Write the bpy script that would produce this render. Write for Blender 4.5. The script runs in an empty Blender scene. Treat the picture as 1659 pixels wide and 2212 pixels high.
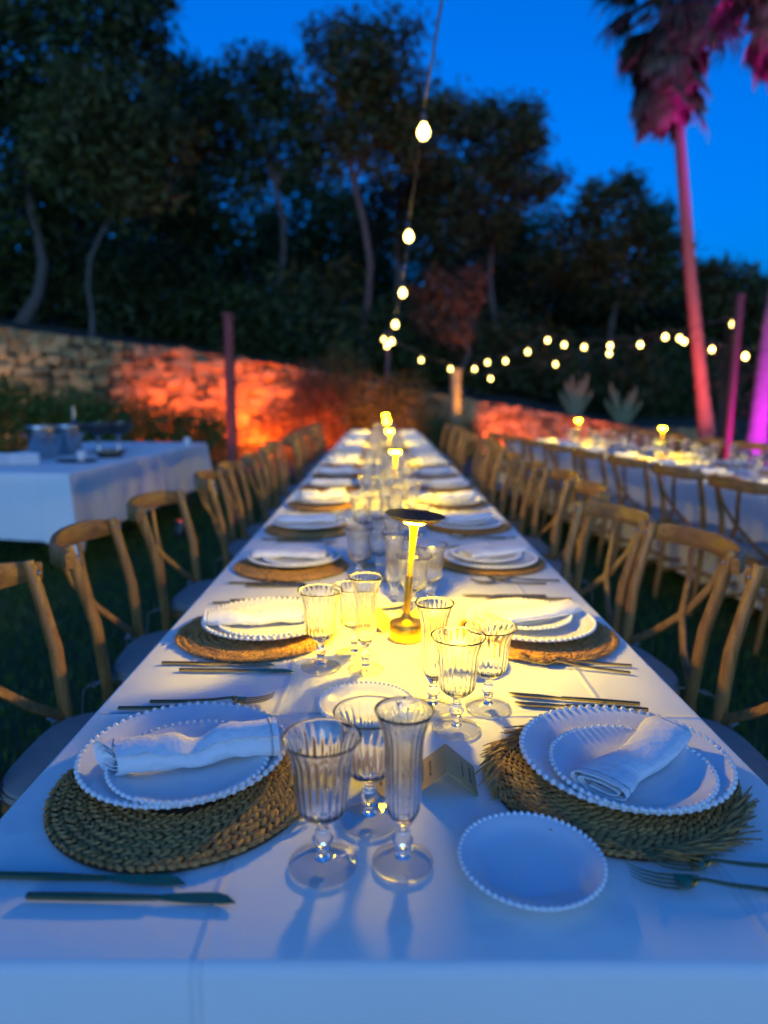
import bpy, math, random
import numpy as np
from mathutils import Vector, Matrix, noise

SC = bpy.context.scene
COL = SC.collection
R = random.Random(11)
rad = math.radians
TAU = math.tau

# ------------------------------------------------------------------ camera, sky, exposure
EYE = Vector((0.0, 0.0, 1.30))
F_PX, PITCH, YAW, ROLL = 1477.0, rad(9.80), rad(0.27), rad(0.35)
_fw = Vector((math.sin(YAW), math.cos(YAW), 0)); _rt = Vector((math.cos(YAW), -math.sin(YAW), 0))
_fwd = _fw * math.cos(PITCH) - Vector((0, 0, 1)) * math.sin(PITCH)
_up = _fw * math.sin(PITCH) + Vector((0, 0, 1)) * math.cos(PITCH)
_r2 = _rt * math.cos(ROLL) + _up * math.sin(ROLL)
_u2 = _up * math.cos(ROLL) - _rt * math.sin(ROLL)
cam_data = bpy.data.cameras.new('camera')
cam = bpy.data.objects.new('camera', cam_data)
COL.objects.link(cam)
cam.matrix_world = Matrix(((_r2.x, _u2.x, -_fwd.x, EYE.x), (_r2.y, _u2.y, -_fwd.y, EYE.y), (_r2.z, _u2.z, -_fwd.z, EYE.z), (0, 0, 0, 1)))
cam_data.sensor_fit = 'VERTICAL'; cam_data.sensor_height = 36; cam_data.sensor_width = 27
cam_data.lens = 24.04; cam_data.clip_start = 0.05; cam_data.clip_end = 600
cam_data.dof.use_dof = True; cam_data.dof.focus_distance = 1.10; cam_data.dof.aperture_fstop = 1.95
SC.camera = cam


def at(px, py, Y):
    """World point at depth Y seen along the photograph direction (px, py of a 1659 x 2212 print): used to read real positions off the photo."""
    x = (px - 829.5) / F_PX; y = (py - 1106) / F_PX
    d = _fwd + _r2 * x - _u2 * y
    return EYE + d * (Y / d.y)


world = bpy.data.worlds.new("World"); SC.world = world; world.use_nodes = True
wn = world.node_tree; wn.nodes.clear()
w_out = wn.nodes.new('ShaderNodeOutputWorld'); w_bg = wn.nodes.new('ShaderNodeBackground'); w_sky = wn.nodes.new('ShaderNodeTexSky')
w_sky.sky_type = 'NISHITA'; w_sky.sun_disc = False; w_sky.sun_elevation = rad(7); w_sky.sun_rotation = rad(180)
w_sky.ozone_density = 10; w_sky.dust_density = 4.2; w_sky.air_density = 1.0
w_bg.inputs[1].default_value = 0.216
wn.links.new(w_sky.outputs[0], w_bg.inputs[0]); wn.links.new(w_bg.outputs[0], w_out.inputs[0])
vs = SC.view_settings
vs.view_transform = 'Standard'; vs.look = 'None'; vs.gamma = 1.0; vs.exposure = 0.9
try: vs.use_curve_mapping = False
except Exception: pass
cy = SC.cycles
cy.max_bounces = 14; cy.transmission_bounces = 14; cy.transparent_max_bounces = 16; cy.glossy_bounces = 4; cy.diffuse_bounces = 3
cy.caustics_reflective = False; cy.caustics_refractive = True; cy.blur_glossy = 0.6
cy.sample_clamp_indirect = 25.0; cy.use_denoising = True

# ------------------------------------------------------------------ helpers
_mats = {}


def N(nt, t, **kw):
    n = nt.nodes.new(t)
    for k, v in kw.items():
        if k in n.inputs.keys(): n.inputs[k].default_value = v
        else: setattr(n, k, v)
    return n


def mat(name, base, rough=0.5, metal=0.0, var=None, scale=8.0, bump=0.0, bscale=60.0, stretch=None, emit=None, estr=0.0,
        coord='Object', spec=0.5, coat=0.0, sheen=0.0, attr=None, trans=0.0, rvar=0.0, detail=4.0):
    m = bpy.data.materials.new(name); m.use_nodes = True
    nt = m.node_tree; p = nt.nodes['Principled BSDF']; L = nt.links
    p.inputs['Base Color'].default_value = (*base, 1); p.inputs['Roughness'].default_value = rough; p.inputs['Metallic'].default_value = metal
    p.inputs['Specular IOR Level'].default_value = spec; p.inputs['Coat Weight'].default_value = coat; p.inputs['Sheen Weight'].default_value = sheen
    tc = N(nt, 'ShaderNodeTexCoord'); src = tc.outputs[coord]
    if stretch:
        mp = N(nt, 'ShaderNodeMapping'); mp.inputs['Scale'].default_value = stretch; L.new(src, mp.inputs['Vector']); src = mp.outputs[0]
    if var:
        nz = N(nt, 'ShaderNodeTexNoise', Scale=scale, Detail=detail, Roughness=0.6); L.new(src, nz.inputs['Vector'])
        mx = N(nt, 'ShaderNodeMix', data_type='RGBA')
        cr = N(nt, 'ShaderNodeMapRange'); cr.inputs['From Min'].default_value = 0.3; cr.inputs['From Max'].default_value = 0.7
        L.new(nz.outputs['Fac'], cr.inputs['Value']); L.new(cr.outputs[0], mx.inputs['Factor'])
        mx.inputs[6].default_value = (*base, 1); mx.inputs[7].default_value = (*var, 1)
        col = mx.outputs[2]
        if rvar:
            rr = N(nt, 'ShaderNodeMapRange'); rr.inputs['To Min'].default_value = rough - rvar; rr.inputs['To Max'].default_value = rough + rvar
            L.new(nz.outputs['Fac'], rr.inputs['Value']); L.new(rr.outputs[0], p.inputs['Roughness'])
    else: col = None
    if attr:
        at_ = N(nt, 'ShaderNodeAttribute', attribute_name=attr)
        mm = N(nt, 'ShaderNodeMix', data_type='RGBA', blend_type='MULTIPLY'); mm.inputs[0].default_value = 1.0
        if col: L.new(col, mm.inputs[6])
        else: mm.inputs[6].default_value = (*base, 1)
        L.new(at_.outputs['Fac'], mm.inputs[7]); col = mm.outputs[2]
    if col: L.new(col, p.inputs['Base Color'])
    if bump:
        bz = N(nt, 'ShaderNodeTexNoise', Scale=bscale, Detail=3.0); L.new(src, bz.inputs['Vector'])
        bp = N(nt, 'ShaderNodeBump', Strength=bump, Distance=0.01); L.new(bz.outputs['Fac'], bp.inputs['Height']); L.new(bp.outputs[0], p.inputs['Normal'])
    if emit:
        p.inputs['Emission Color'].default_value = (*emit, 1); p.inputs['Emission Strength'].default_value = estr
    if trans:
        td = N(nt, 'ShaderNodeBsdfTranslucent'); ms = N(nt, 'ShaderNodeMixShader'); ms.inputs[0].default_value = trans
        if col: L.new(col, td.inputs[0])
        else: td.inputs[0].default_value = (*base, 1)
        L.new(p.outputs[0], ms.inputs[1]); L.new(td.outputs[0], ms.inputs[2]); L.new(ms.outputs[0], nt.nodes['Material Output'].inputs[0])
    _mats[name] = m
    return m


def glass_mat():
    m = bpy.data.materials.new('clear_glass'); m.use_nodes = True; nt = m.node_tree; nt.nodes.clear()
    o = nt.nodes.new('ShaderNodeOutputMaterial'); g = nt.nodes.new('ShaderNodeBsdfGlass'); g.inputs['IOR'].default_value = 1.48; g.inputs['Roughness'].default_value = 0.0
    g.inputs['Color'].default_value = (0.99, 0.995, 0.995, 1); nt.links.new(g.outputs[0], o.inputs[0])
    return m


def emit_mat(name, c, s):
    m = bpy.data.materials.new(name); m.use_nodes = True; nt = m.node_tree; nt.nodes.clear()
    o = nt.nodes.new('ShaderNodeOutputMaterial'); e = nt.nodes.new('ShaderNodeEmission'); e.inputs[0].default_value = (*c, 1); e.inputs[1].default_value = s
    nt.links.new(e.outputs[0], o.inputs[0]); return m


class MB:
    def __init__(s): s.v = []; s.f = []; s.t = []

    def add(s, vs_, fs, tone=1.0):
        o = len(s.v); s.v += [tuple(x) for x in vs_]; s.f += [tuple(i + o for i in f) for f in fs]; s.t += [tone] * len(fs); return s

    def box(s, c, d, M=None, tone=1.0):
        c = Vector(c); h = Vector(d) / 2
        vs_ = [Vector((sx * h.x, sy * h.y, sz * h.z)) for sx in (-1, 1) for sy in (-1, 1) for sz in (-1, 1)]
        vs_ = [(M @ q if M else q) + c for q in vs_]
        return s.add(vs_, [(0, 1, 3, 2), (4, 6, 7, 5), (0, 4, 5, 1), (2, 3, 7, 6), (0, 2, 6, 4), (1, 5, 7, 3)], tone)

    def tube(s, pts, rr, n=10, cap=True, sq=None, up=None):
        """Sweep along pts; rr radius or list; sq=(w,h) per-point half sizes gives a rectangular bar."""
        P = [Vector(p) for p in pts]; k = len(P)
        if not isinstance(rr, (list, tuple)): rr = [rr] * k
        rings = []; prev = None
        for i in range(k):
            t = (P[min(i + 1, k - 1)] - P[max(i - 1, 0)]).normalized()
            ref = Vector(up) if up else (prev if prev else (Vector((0, 0, 1)) if abs(t.z) < 0.9 else Vector((0, 1, 0))))
            b = t.cross(ref)
            if b.length < 1e-6: b = t.orthogonal()
            b.normalize(); nrm = b.cross(t).normalized(); prev = nrm
            if sq:
                w, h = sq[i] if isinstance(sq, list) else sq
                ring = [P[i] + b * x * w + nrm * y * h for x, y in ((-1, -.7), (-.7, -1), (.7, -1), (1, -.7), (1, .7), (.7, 1), (-.7, 1), (-1, .7))]
            else: ring = [P[i] + (b * math.cos(a) + nrm * math.sin(a)) * rr[i] for a in [TAU * j / n for j in range(n)]]
            rings.append(ring)
        m = len(rings[0]); vs_ = [v for r in rings for v in r]
        fs = [(i * m + j, (i + 1) * m + j, (i + 1) * m + (j + 1) % m, i * m + (j + 1) % m) for i in range(k - 1) for j in range(m)]
        if cap: fs += [tuple(range(m)), tuple((k - 1) * m + j for j in reversed(range(m)))]
        return s.add(vs_, fs)

    def lathe(s, prof, n=48, c=(0, 0, 0), flute=None, closed=True):
        """prof: (r,z[,flute weight]) list; both ends on the axis (r=0) or closed loop"""
        c = Vector(c); vs_ = []; idx = []
        for q in prof:
            r, z = q[0], q[1]; fl = q[2] if len(q) > 2 else 0
            if r < 1e-6: idx.append([len(vs_)]); vs_.append(c + Vector((0, 0, z)))
            else:
                row = []
                for j in range(n):
                    a = TAU * j / n; rr = r + (fl * math.cos(flute * a) if flute else 0)
                    row.append(len(vs_)); vs_.append(c + Vector((rr * math.cos(a), rr * math.sin(a), z)))
                idx.append(row)
        fs = []
        for A, B in zip(idx[:-1], idx[1:]):
            if len(A) == 1 and len(B) == 1: continue
            for j in range(n):
                k = (j + 1) % n
                if len(A) == 1: fs.append((A[0], B[k], B[j]))
                elif len(B) == 1: fs.append((A[j], A[k], B[0]))
                else: fs.append((A[j], A[k], B[k], B[j]))
        return s.add(vs_, fs)

    def ball(s, c, r, seg=8, rings=5, M=None, tone=1.0):
        c = Vector(c); rr = r if isinstance(r, (tuple, list)) else (r, r, r); vs_ = []
        vs_.append(Vector((0, 0, rr[2])))
        for i in range(1, rings):
            ph = math.pi * i / rings
            for j in range(seg):
                a = TAU * j / seg; vs_.append(Vector((rr[0] * math.sin(ph) * math.cos(a), rr[1] * math.sin(ph) * math.sin(a), rr[2] * math.cos(ph))))
        vs_.append(Vector((0, 0, -rr[2]))); e = len(vs_) - 1
        fs = [(0, 1 + j, 1 + (j + 1) % seg) for j in range(seg)]
        for i in range(rings - 2):
            for j in range(seg):
                a = 1 + i * seg + j; b = 1 + i * seg + (j + 1) % seg; fs.append((a, a + seg, b + seg, b))
        o = 1 + (rings - 2) * seg
        fs += [(o + j, e, o + (j + 1) % seg) for j in range(seg)]
        vs_ = [(M @ q if M else q) + c for q in vs_]
        return s.add(vs_, fs, tone)

    def mesh(s, name, m, ang=40, flat=False):
        me = bpy.data.meshes.new(name); me.from_pydata(s.v, [], s.f); me.update()
        if m: me.materials.append(m)
        if not flat:
            me.polygons.foreach_set('use_smooth', [True] * len(me.polygons))
            if ang < 180: me.set_sharp_from_angle(angle=rad(ang))
        if any(t != 1.0 for t in s.t):
            a = me.attributes.new('tone', 'FLOAT', 'FACE'); a.data.foreach_set('value', s.t)
        return me

    def build(s, name, m, parent=None, ang=40, flat=False, loc=None):
        return link(name, s.mesh(name, m, ang, flat), parent, loc)


def link(name, me, parent=None, loc=None, rot=None, scl=None):
    o = bpy.data.objects.new(name, me); COL.objects.link(o)
    if parent: o.parent = parent
    if loc is not None: o.location = loc
    if rot is not None: o.rotation_euler = rot
    if scl is not None: o.scale = scl
    return o


def tag(o, label=None, cat=None, group=None, kind=None):
    if label: o['label'] = label
    if cat: o['category'] = cat
    if group: o['group'] = group
    if kind: o['kind'] = kind
    return o


def empty(name, loc=(0, 0, 0), rz=0.0):
    o = link(name, None, None, loc, (0, 0, rz)); o.empty_display_size = 0.1; return o


_kids = {}


def copy_tree(o, parent=None):
    c = o.copy(); COL.objects.link(c)
    if parent: c.parent = parent
    for ch in o.children: copy_tree(ch, c)
    return c


class Proto:
    """First use places the built thing itself, later uses place copies."""
    def __init__(s, root): s.root = root; s.used = False

    def put(s, M, label, cat, group):
        o = s.root if not s.used else copy_tree(s.root)
        s.used = True
        o.matrix_world = M; o.location = M.to_translation(); o.rotation_euler = M.to_euler()
        return tag(o, label, cat, group)


def MX(x, y, z, rz=0.0, ry=0.0, rx=0.0):
    return Matrix.Translation((x, y, z)) @ Matrix.Rotation(rz, 4, 'Z') @ Matrix.Rotation(ry, 4, 'Y') @ Matrix.Rotation(rx, 4, 'X')


ORD = ['first', 'second', 'third', 'fourth', 'fifth', 'sixth', 'seventh', 'eighth', 'ninth', 'tenth', 'eleventh', 'twelfth', 'thirteenth', 'fourteenth', 'fifteenth', 'sixteenth', 'seventeenth', 'eighteenth']

# ------------------------------------------------------------------ materials
M_cloth = mat('white_linen', (0.88, 0.87, 0.79), 0.85, var=(0.84, 0.83, 0.75), scale=3.0, bump=0.12, bscale=420, sheen=0.15)
def add_creases(m, px, py, w, amount, off_x=.17, wobble=.02):
    nt = m.node_tree; L = nt.links; p = nt.nodes['Principled BSDF']; tc = N(nt, 'ShaderNodeTexCoord'); sp = N(nt, 'ShaderNodeSeparateXYZ'); L.new(tc.outputs['Object'], sp.inputs[0])
    wob = N(nt, 'ShaderNodeTexNoise', Scale=2.5, Detail=2.0); L.new(tc.outputs['Object'], wob.inputs['Vector'])
    hs = []
    for ax, per, off in (('X', px, off_x), ('Y', py, .12)):
        a = N(nt, 'ShaderNodeMath', operation='MULTIPLY_ADD'); L.new(wob.outputs['Fac'], a.inputs[0]); a.inputs[1].default_value = wobble; L.new(sp.outputs[ax], a.inputs[2])
        o = N(nt, 'ShaderNodeMath', operation='ADD'); L.new(a.outputs[0], o.inputs[0]); o.inputs[1].default_value = off
        q = N(nt, 'ShaderNodeMath', operation='PINGPONG'); L.new(o.outputs[0], q.inputs[0]); q.inputs[1].default_value = per
        r = N(nt, 'ShaderNodeMapRange', interpolation_type='SMOOTHSTEP'); L.new(q.outputs[0], r.inputs['Value']); r.inputs['From Min'].default_value = 0; r.inputs['From Max'].default_value = w; r.inputs['To Min'].default_value = 1; r.inputs['To Max'].default_value = 0
        hs.append(r.outputs[0])
    s_ = N(nt, 'ShaderNodeMath', operation='ADD'); L.new(hs[0], s_.inputs[0]); L.new(hs[1], s_.inputs[1])
    big = N(nt, 'ShaderNodeTexNoise', Scale=5.0, Detail=3.0); L.new(tc.outputs['Object'], big.inputs['Vector'])
    t = N(nt, 'ShaderNodeMath', operation='MULTIPLY_ADD'); L.new(big.outputs['Fac'], t.inputs[0]); t.inputs[1].default_value = 3.0; L.new(s_.outputs[0], t.inputs[2])
    b = N(nt, 'ShaderNodeBump', Strength=amount, Distance=.004); L.new(t.outputs[0], b.inputs['Height'])
    old = p.inputs['Normal'].links[0].from_node; L.new(b.outputs[0], old.inputs['Normal'])


add_creases(M_cloth, .29, .62, .009, .8)
M_napkin = mat('napkin_cotton', (0.88, 0.87, 0.85), 0.9, var=(0.84, 0.83, 0.81), scale=20, bump=0.32, bscale=75, sheen=0.2)
add_creases(M_napkin, .106, 9.0, .0022, .9, .106, .001)
M_plate = mat('glazed_ceramic', (0.83, 0.83, 0.81), 0.17, var=(0.80, 0.80, 0.79), scale=6)
M_straw = mat('dried_seagrass', (0.64, 0.325, 0.085), 0.45, var=(0.48, 0.24, 0.065), scale=60, bump=0.4, bscale=600, attr='tone')
M_strawdark = mat('seagrass_gap_shade', (0.10, 0.065, 0.03), 0.8, var=(0.07, 0.045, 0.02), scale=60)  # shade in the gaps of the weave put into this darker colour
M_glass = glass_mat()


def thin_glass_mat():
    m = bpy.data.materials.new('thin_glass_sheet'); m.use_nodes = True; nt = m.node_tree; nt.nodes.clear()
    o = nt.nodes.new('ShaderNodeOutputMaterial'); t = N(nt, 'ShaderNodeBsdfTransparent'); t.inputs[0].default_value = (.97, .98, .98, 1)
    g = N(nt, 'ShaderNodeBsdfGlossy', Roughness=.02); x = nt.nodes.new('ShaderNodeMixShader')
    lw = N(nt, 'ShaderNodeLayerWeight', Blend=.5); pw = N(nt, 'ShaderNodeMath', operation='POWER'); pw.inputs[1].default_value = 4.0; f = N(nt, 'ShaderNodeMath', operation='MULTIPLY_ADD'); f.inputs[1].default_value = .80; f.inputs[2].default_value = .10
    nt.links.new(lw.outputs['Facing'], pw.inputs[0]); nt.links.new(pw.outputs[0], f.inputs[0]); nt.links.new(f.outputs[0], x.inputs[0]); nt.links.new(t.outputs[0], x.inputs[1]); nt.links.new(g.outputs[0], x.inputs[2]); nt.links.new(x.outputs[0], o.inputs[0])
    return m


M_thin = thin_glass_mat()
M_dkbrass = mat('dark_brass', (0.44, 0.34, 0.15), 0.24, metal=1.0, var=(0.36, 0.28, 0.12), scale=30, rvar=0.08)
M_brass = mat('satin_brass', (0.46, 0.29, 0.055), 0.30, metal=0.95, var=(0.40, 0.25, 0.045), scale=15, stretch=(1, 1, 12))
M_tube = mat('brass_tube_painted_glow', (0.58, 0.37, 0.012), 0.5, metal=0.1, var=(0.52, 0.32, 0.012), scale=15, spec=0.2)  # lamp glow put into the colour: yellower and barely metallic beside the brass
M_black = mat('black_enamel', (0.02, 0.019, 0.017), 0.28, var=(0.03, 0.028, 0.024), scale=12)
M_led = emit_mat('lamp_led', (1.0, 0.655, 0.004), 94.0)
M_dome = emit_mat('added_dome_glow', (1.0, 0.655, 0.004), 600.0)  # glow of an added dome, throws extra light sideways to chairs and cloth
M_kraft = mat('kraft_card', (0.58, 0.38, 0.15), 0.6, var=(0.50, 0.32, 0.12), scale=40, bump=0.1, bscale=300)
M_ink = mat('brown_ink', (0.10, 0.06, 0.03), 0.8)
M_wood = mat('weathered_oak', (0.52, 0.25, 0.065), 0.33, var=(0.22, 0.10, 0.026), scale=9, stretch=(6, 6, 1.0), bump=0.35, bscale=40, rvar=0.1)
M_wood2 = mat('bentwood_rail', (0.54, 0.26, 0.07), 0.30, var=(0.24, 0.11, 0.03), scale=9, stretch=(1.0, 7, 9), bump=0.3, bscale=40)
M_cush = mat('cushion_linen', (0.33, 0.31, 0.27), 0.9, var=(0.28, 0.265, 0.23), scale=30, bump=0.3, bscale=500)
M_steel = mat('steel', (0.62, 0.62, 0.62), 0.25, metal=1.0, var=(0.5, 0.5, 0.5), scale=20)
M_lawn = mat('lawn_soil', (0.035, 0.07, 0.012), 0.95, var=(0.022, 0.045, 0.010), scale=5, bump=0.5, bscale=80)
M_grass = mat('grass_blades', (0.055, 0.14, 0.012), 0.6, attr='tone', trans=0.25)
M_path = mat('trodden_gravel', (0.16, 0.13, 0.10), 0.95, var=(0.10, 0.085, 0.065), scale=14, bump=0.6, bscale=60)
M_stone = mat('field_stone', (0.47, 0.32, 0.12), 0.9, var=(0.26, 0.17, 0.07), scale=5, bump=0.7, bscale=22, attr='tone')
M_mortar = mat('wall_mortar', (0.12, 0.10, 0.08), 0.95, var=(0.07, 0.06, 0.05), scale=12, bump=0.6, bscale=30)
M_hill = mat('hill_earth', (0.035, 0.035, 0.018), 0.95, var=(0.02, 0.022, 0.012), scale=0.6, bump=0.5, bscale=4)
M_leaf = [mat('pine_foliage', (0.080, 0.120, 0.016), 0.6, attr='tone', trans=0.3), mat('olive_foliage', (0.125, 0.140, 0.026), 0.6, attr='tone', trans=0.3),
          mat('oak_foliage', (0.075, 0.125, 0.022), 0.6, attr='tone', trans=0.3), mat('rust_foliage', (0.24, 0.12, 0.045), 0.65, attr='tone', trans=0.3),
          mat('hedge_foliage', (0.10, 0.20, 0.02), 0.5, attr='tone', trans=0.2)]
M_bark = mat('pale_bark', (0.13, 0.11, 0.085), 0.9, var=(0.08, 0.065, 0.05), scale=6, stretch=(3, 3, 0.8), bump=0.8, bscale=14)
M_palmbark = mat('palm_bark', (0.30, 0.22, 0.17), 0.9, var=(0.20, 0.14, 0.11), scale=5, stretch=(2, 2, 9), bump=0.8, bscale=16)
M_palmdead = mat('dead_palm_frond', (0.22, 0.15, 0.085), 0.8, attr='tone', trans=0.15)
M_palmgreen = mat('palm_frond', (0.06, 0.10, 0.035), 0.5, attr='tone', trans=0.2)
M_post = mat('red_brown_post', (0.20, 0.055, 0.04), 0.6, var=(0.13, 0.035, 0.028), scale=6, stretch=(4, 4, 1), bump=0.3, bscale=30)
M_cable = mat('black_cable', (0.10, 0.09, 0.07), 0.5)
M_bulb = emit_mat('glowing_bulb', (1.0, 0.69, 0.18), 8.5)
M_cactus = mat('cactus_skin', (0.22, 0.24, 0.10), 0.7, var=(0.15, 0.17, 0.07), scale=8, bump=0.3, bscale=40)
M_dark = mat('dark_metal', (0.03, 0.03, 0.032), 0.45, var=(0.045, 0.045, 0.05), scale=10)
M_bread = mat('bread_crust', (0.45, 0.30, 0.15), 0.8, var=(0.33, 0.2, 0.09), scale=25, bump=0.4, bscale=60)

# ------------------------------------------------------------------ ground and terrain
T = 0.75                                   # table surface height


def sheet(name, x0, x1, y0, y1, nx, ny, fz, m):
    b = MB(); vs_ = []
    for j in range(ny + 1):
        for i in range(nx + 1):
            x = x0 + (x1 - x0) * i / nx; y = y0 + (y1 - y0) * j / ny; vs_.append((x, y, fz(x, y)))
    b.add(vs_, [(j * (nx + 1) + i, j * (nx + 1) + i + 1, (j + 1) * (nx + 1) + i + 1, (j + 1) * (nx + 1) + i) for j in range(ny) for i in range(nx)])
    return tag(b.build(name, m, ang=180), kind='structure')


sheet('lawn', -150, 150, -60, 260, 40, 40, lambda x, y: 0.0, M_lawn)
sheet('gravel_path', -6.0, 9.0, 10.2, 14.0, 60, 14, lambda x, y: 0.012 + 0.006 * noise.noise((x * 2, y * 2, 0)), M_path)

WALL = [(-9.0, 10.3, 2.55), (-6.33, 11.38, 2.32), (-2.8, 12.8, 1.95), (1.0, 15.0, 1.32), (4.0, 16.4, 0.86), (6.65, 17.6, 0.46), (14.0, 21.0, 0.30)]


def wall_y(x):
    for (a, b) in zip(WALL[:-1], WALL[1:]):
        if x <= b[0] or b is WALL[-1]:
            t = (x - a[0]) / (b[0] - a[0]); return a[1] + (b[1] - a[1]) * t, a[2] + (b[2] - a[2]) * t


def hill_z(x, y):
    if x < WALL[0][0]: wy, wz = WALL[0][1] + (x - WALL[0][0]) * 0.35, WALL[0][2]
    else: wy, wz = wall_y(min(x, 60))
    d = y - wy - 0.3
    if d < 0: return -0.6
    return max(0.05, wz - 0.12) + 0.10 * d * (1 if d < 30 else 1) * 0.9 + 0.35 * noise.noise((x * 0.22, y * 0.22, 3)) * min(1, d / 3)


def hill():
    b = MB(); vs_ = []; nx, ny = 90, 40
    for j in range(ny + 1):
        for i in range(nx + 1):
            x = -45 + 105 * i / nx
            wy = WALL[0][1] + (x - WALL[0][0]) * 0.35 if x < WALL[0][0] else wall_y(x)[0]
            y = wy + 0.32 + 60 * (j / ny) ** 1.6
            vs_.append((x, y, hill_z(x, y + 0.001) if j else -0.3))
    b.add(vs_, [(j * (nx + 1) + i, j * (nx + 1) + i + 1, (j + 1) * (nx + 1) + i + 1, (j + 1) * (nx + 1) + i) for j in range(ny) for i in range(nx)])
    return tag(b.build('wooded_hill', M_hill, ang=180), kind='structure')


hill()


def grass():
    g = np.random.default_rng(3); n = 150000
    x = g.uniform(-4.6, 4.6, n); y = 0.4 + 10.5 * g.random(n) ** 1.5
    keep = (np.abs(x - 0.03) > 0.30); x = x[keep]; y = y[keep]; n = len(x)
    a = g.uniform(0, TAU, n); h = g.uniform(0.025, 0.06, n); w = g.uniform(0.0018, 0.0035, n) * (1 + y / 6); lean = g.uniform(0, 0.03, n); la = g.uniform(0, TAU, n)
    v = np.zeros((n, 3, 3)); v[:, 0] = np.stack([x - np.cos(a) * w, y - np.sin(a) * w, 0 * x], 1); v[:, 1] = np.stack([x + np.cos(a) * w, y + np.sin(a) * w, 0 * x], 1)
    v[:, 2] = np.stack([x + np.cos(la) * lean, y + np.sin(la) * lean, h], 1)
    me = bpy.data.meshes.new('grass'); me.vertices.add(n * 3); me.vertices.foreach_set('co', v.ravel())
    me.loops.add(n * 3); me.loops.foreach_set('vertex_index', np.arange(n * 3)); me.polygons.add(n); me.polygons.foreach_set('loop_start', np.arange(n) * 3); me.polygons.foreach_set('loop_total', np.full(n, 3))
    me.update(); me.validate(); t = me.attributes.new('tone', 'FLOAT', 'FACE'); t.data.foreach_set('value', g.uniform(0.5, 1.2, n))
    me.materials.append(M_grass); return tag(link('grass', me), kind='stuff')


grass()

# ------------------------------------------------------------------ stone walls
stone_meshes = []
for k in range(14):
    rr = random.Random(50 + k); b = MB()
    b.box((0, 0, 0), (1, 1, 1)); me = b.mesh('stone', M_stone)
    import bmesh
    bm = bmesh.new(); bm.from_mesh(me); bmesh.ops.bevel(bm, geom=bm.edges[:], offset=0.15, segments=1, affect='EDGES', profile=0.6)
    for v in bm.verts: v.co += Vector((rr.uniform(-.15, .15), rr.uniform(-.22, .22), rr.uniform(-.15, .15)))
    bm.to_mesh(me); bm.free()
    a = me.attributes.new('tone', 'FLOAT', 'FACE'); a.data.foreach_set('value', [rr.uniform(0.45, 1.3)] * len(me.polygons))
    me.polygons.foreach_set('use_smooth', [True] * len(me.polygons)); me.set_sharp_from_angle(angle=rad(25)); stone_meshes.append(me)


def stone_wall(pts, label, sw, sh, limit=300, z0=0.0):
    root = empty('stone_wall', (pts[0][0], pts[0][1], 0)); tag(root, label, 'wall'); o0 = Vector((pts[0][0], pts[0][1], 0))
    b = MB(); n = len(pts); vs_ = []
    for (x, y, z) in pts:
        d = 0.12; vs_ += [(x - o0.x, y - o0.y + d, -0.1), (x - o0.x, y - o0.y + d, z - 0.05), (x - o0.x - 0.1, y - o0.y + 0.42, z - 0.05), (x - o0.x - 0.1, y - o0.y + 0.42, -0.1)]
    fs = [(i * 4 + j, i * 4 + 4 + j, i * 4 + 4 + (j + 1) % 4, i * 4 + (j + 1) % 4) for i in range(n - 1) for j in range(4)] + [(3, 2, 1, 0), tuple((n - 1) * 4 + j for j in range(4))]
    b.add(vs_, fs); b.build('mortar_core', M_mortar, root, flat=True)
    cnt = 0; zc = z0; row = 0
    zmax = max(p[2] for p in pts)
    while zc < zmax:
        hh = sh * R.uniform(0.8, 1.25); s = -R.random() * sw; L_ = [(Vector(q) - Vector(p)) for p, q in zip(pts[:-1], pts[1:])]
        tot = [math.hypot(l.x, l.y) for l in L_]; total = sum(tot)
        while s < total:
            w = sw * R.uniform(0.65, 1.5); c = s + w / 2; s += w
            if c < 0 or c > total: continue
            k = 0; cc = c
            while k < len(tot) - 1 and cc > tot[k]: cc -= tot[k]; k += 1
            t = cc / tot[k]; P = Vector(pts[k]).lerp(Vector(pts[k + 1]), t); top = P.z
            z = zc + hh / 2 + R.uniform(-.25, .25) * hh
            if z + hh * 0.35 > top or cnt >= limit: continue
            h2 = hh * R.uniform(0.85, 1.35)
            link('stone', R.choice(stone_meshes), root, (P.x - o0.x, P.y - o0.y + 0.10 + R.uniform(-.05, .03), z), (R.uniform(-.15, .15), R.uniform(-.3, .3), math.atan2(L_[k].y, L_[k].x) + R.uniform(-.12, .12)), (w * 1.0, 0.26, h2)); cnt += 1
        zc += hh; row += 1
    # coping stones along the sloping top
    s = 0.0
    while s < sum(tot) and cnt < limit:
        w = sw * R.uniform(0.9, 1.6); c = s + w / 2; s += w * 0.97; k = 0; cc = c
        while k < len(tot) - 1 and cc > tot[k]: cc -= tot[k]; k += 1
        if cc > tot[k]: break
        P = Vector(pts[k]).lerp(Vector(pts[k + 1]), cc / tot[k])
        link('stone', R.choice(stone_meshes), root, (P.x - o0.x, P.y - o0.y + 0.2, P.z - 0.05), (0, R.uniform(-.06, .06) - math.atan2(L_[k].z, tot[k]) * -1 * -1, math.atan2(L_[k].y, L_[k].x)), (w, 0.42, sh * 0.75)); cnt += 1
    return root


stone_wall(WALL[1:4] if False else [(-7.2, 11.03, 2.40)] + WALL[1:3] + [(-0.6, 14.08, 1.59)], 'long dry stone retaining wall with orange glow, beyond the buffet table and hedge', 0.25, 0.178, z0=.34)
stone_wall([(-0.58, 14.09, 1.58)] + WALL[3:6] + [(8.6, 18.5, 0.42)], 'low dry stone wall with red glow running behind the second table', 0.27, 0.165)

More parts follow.
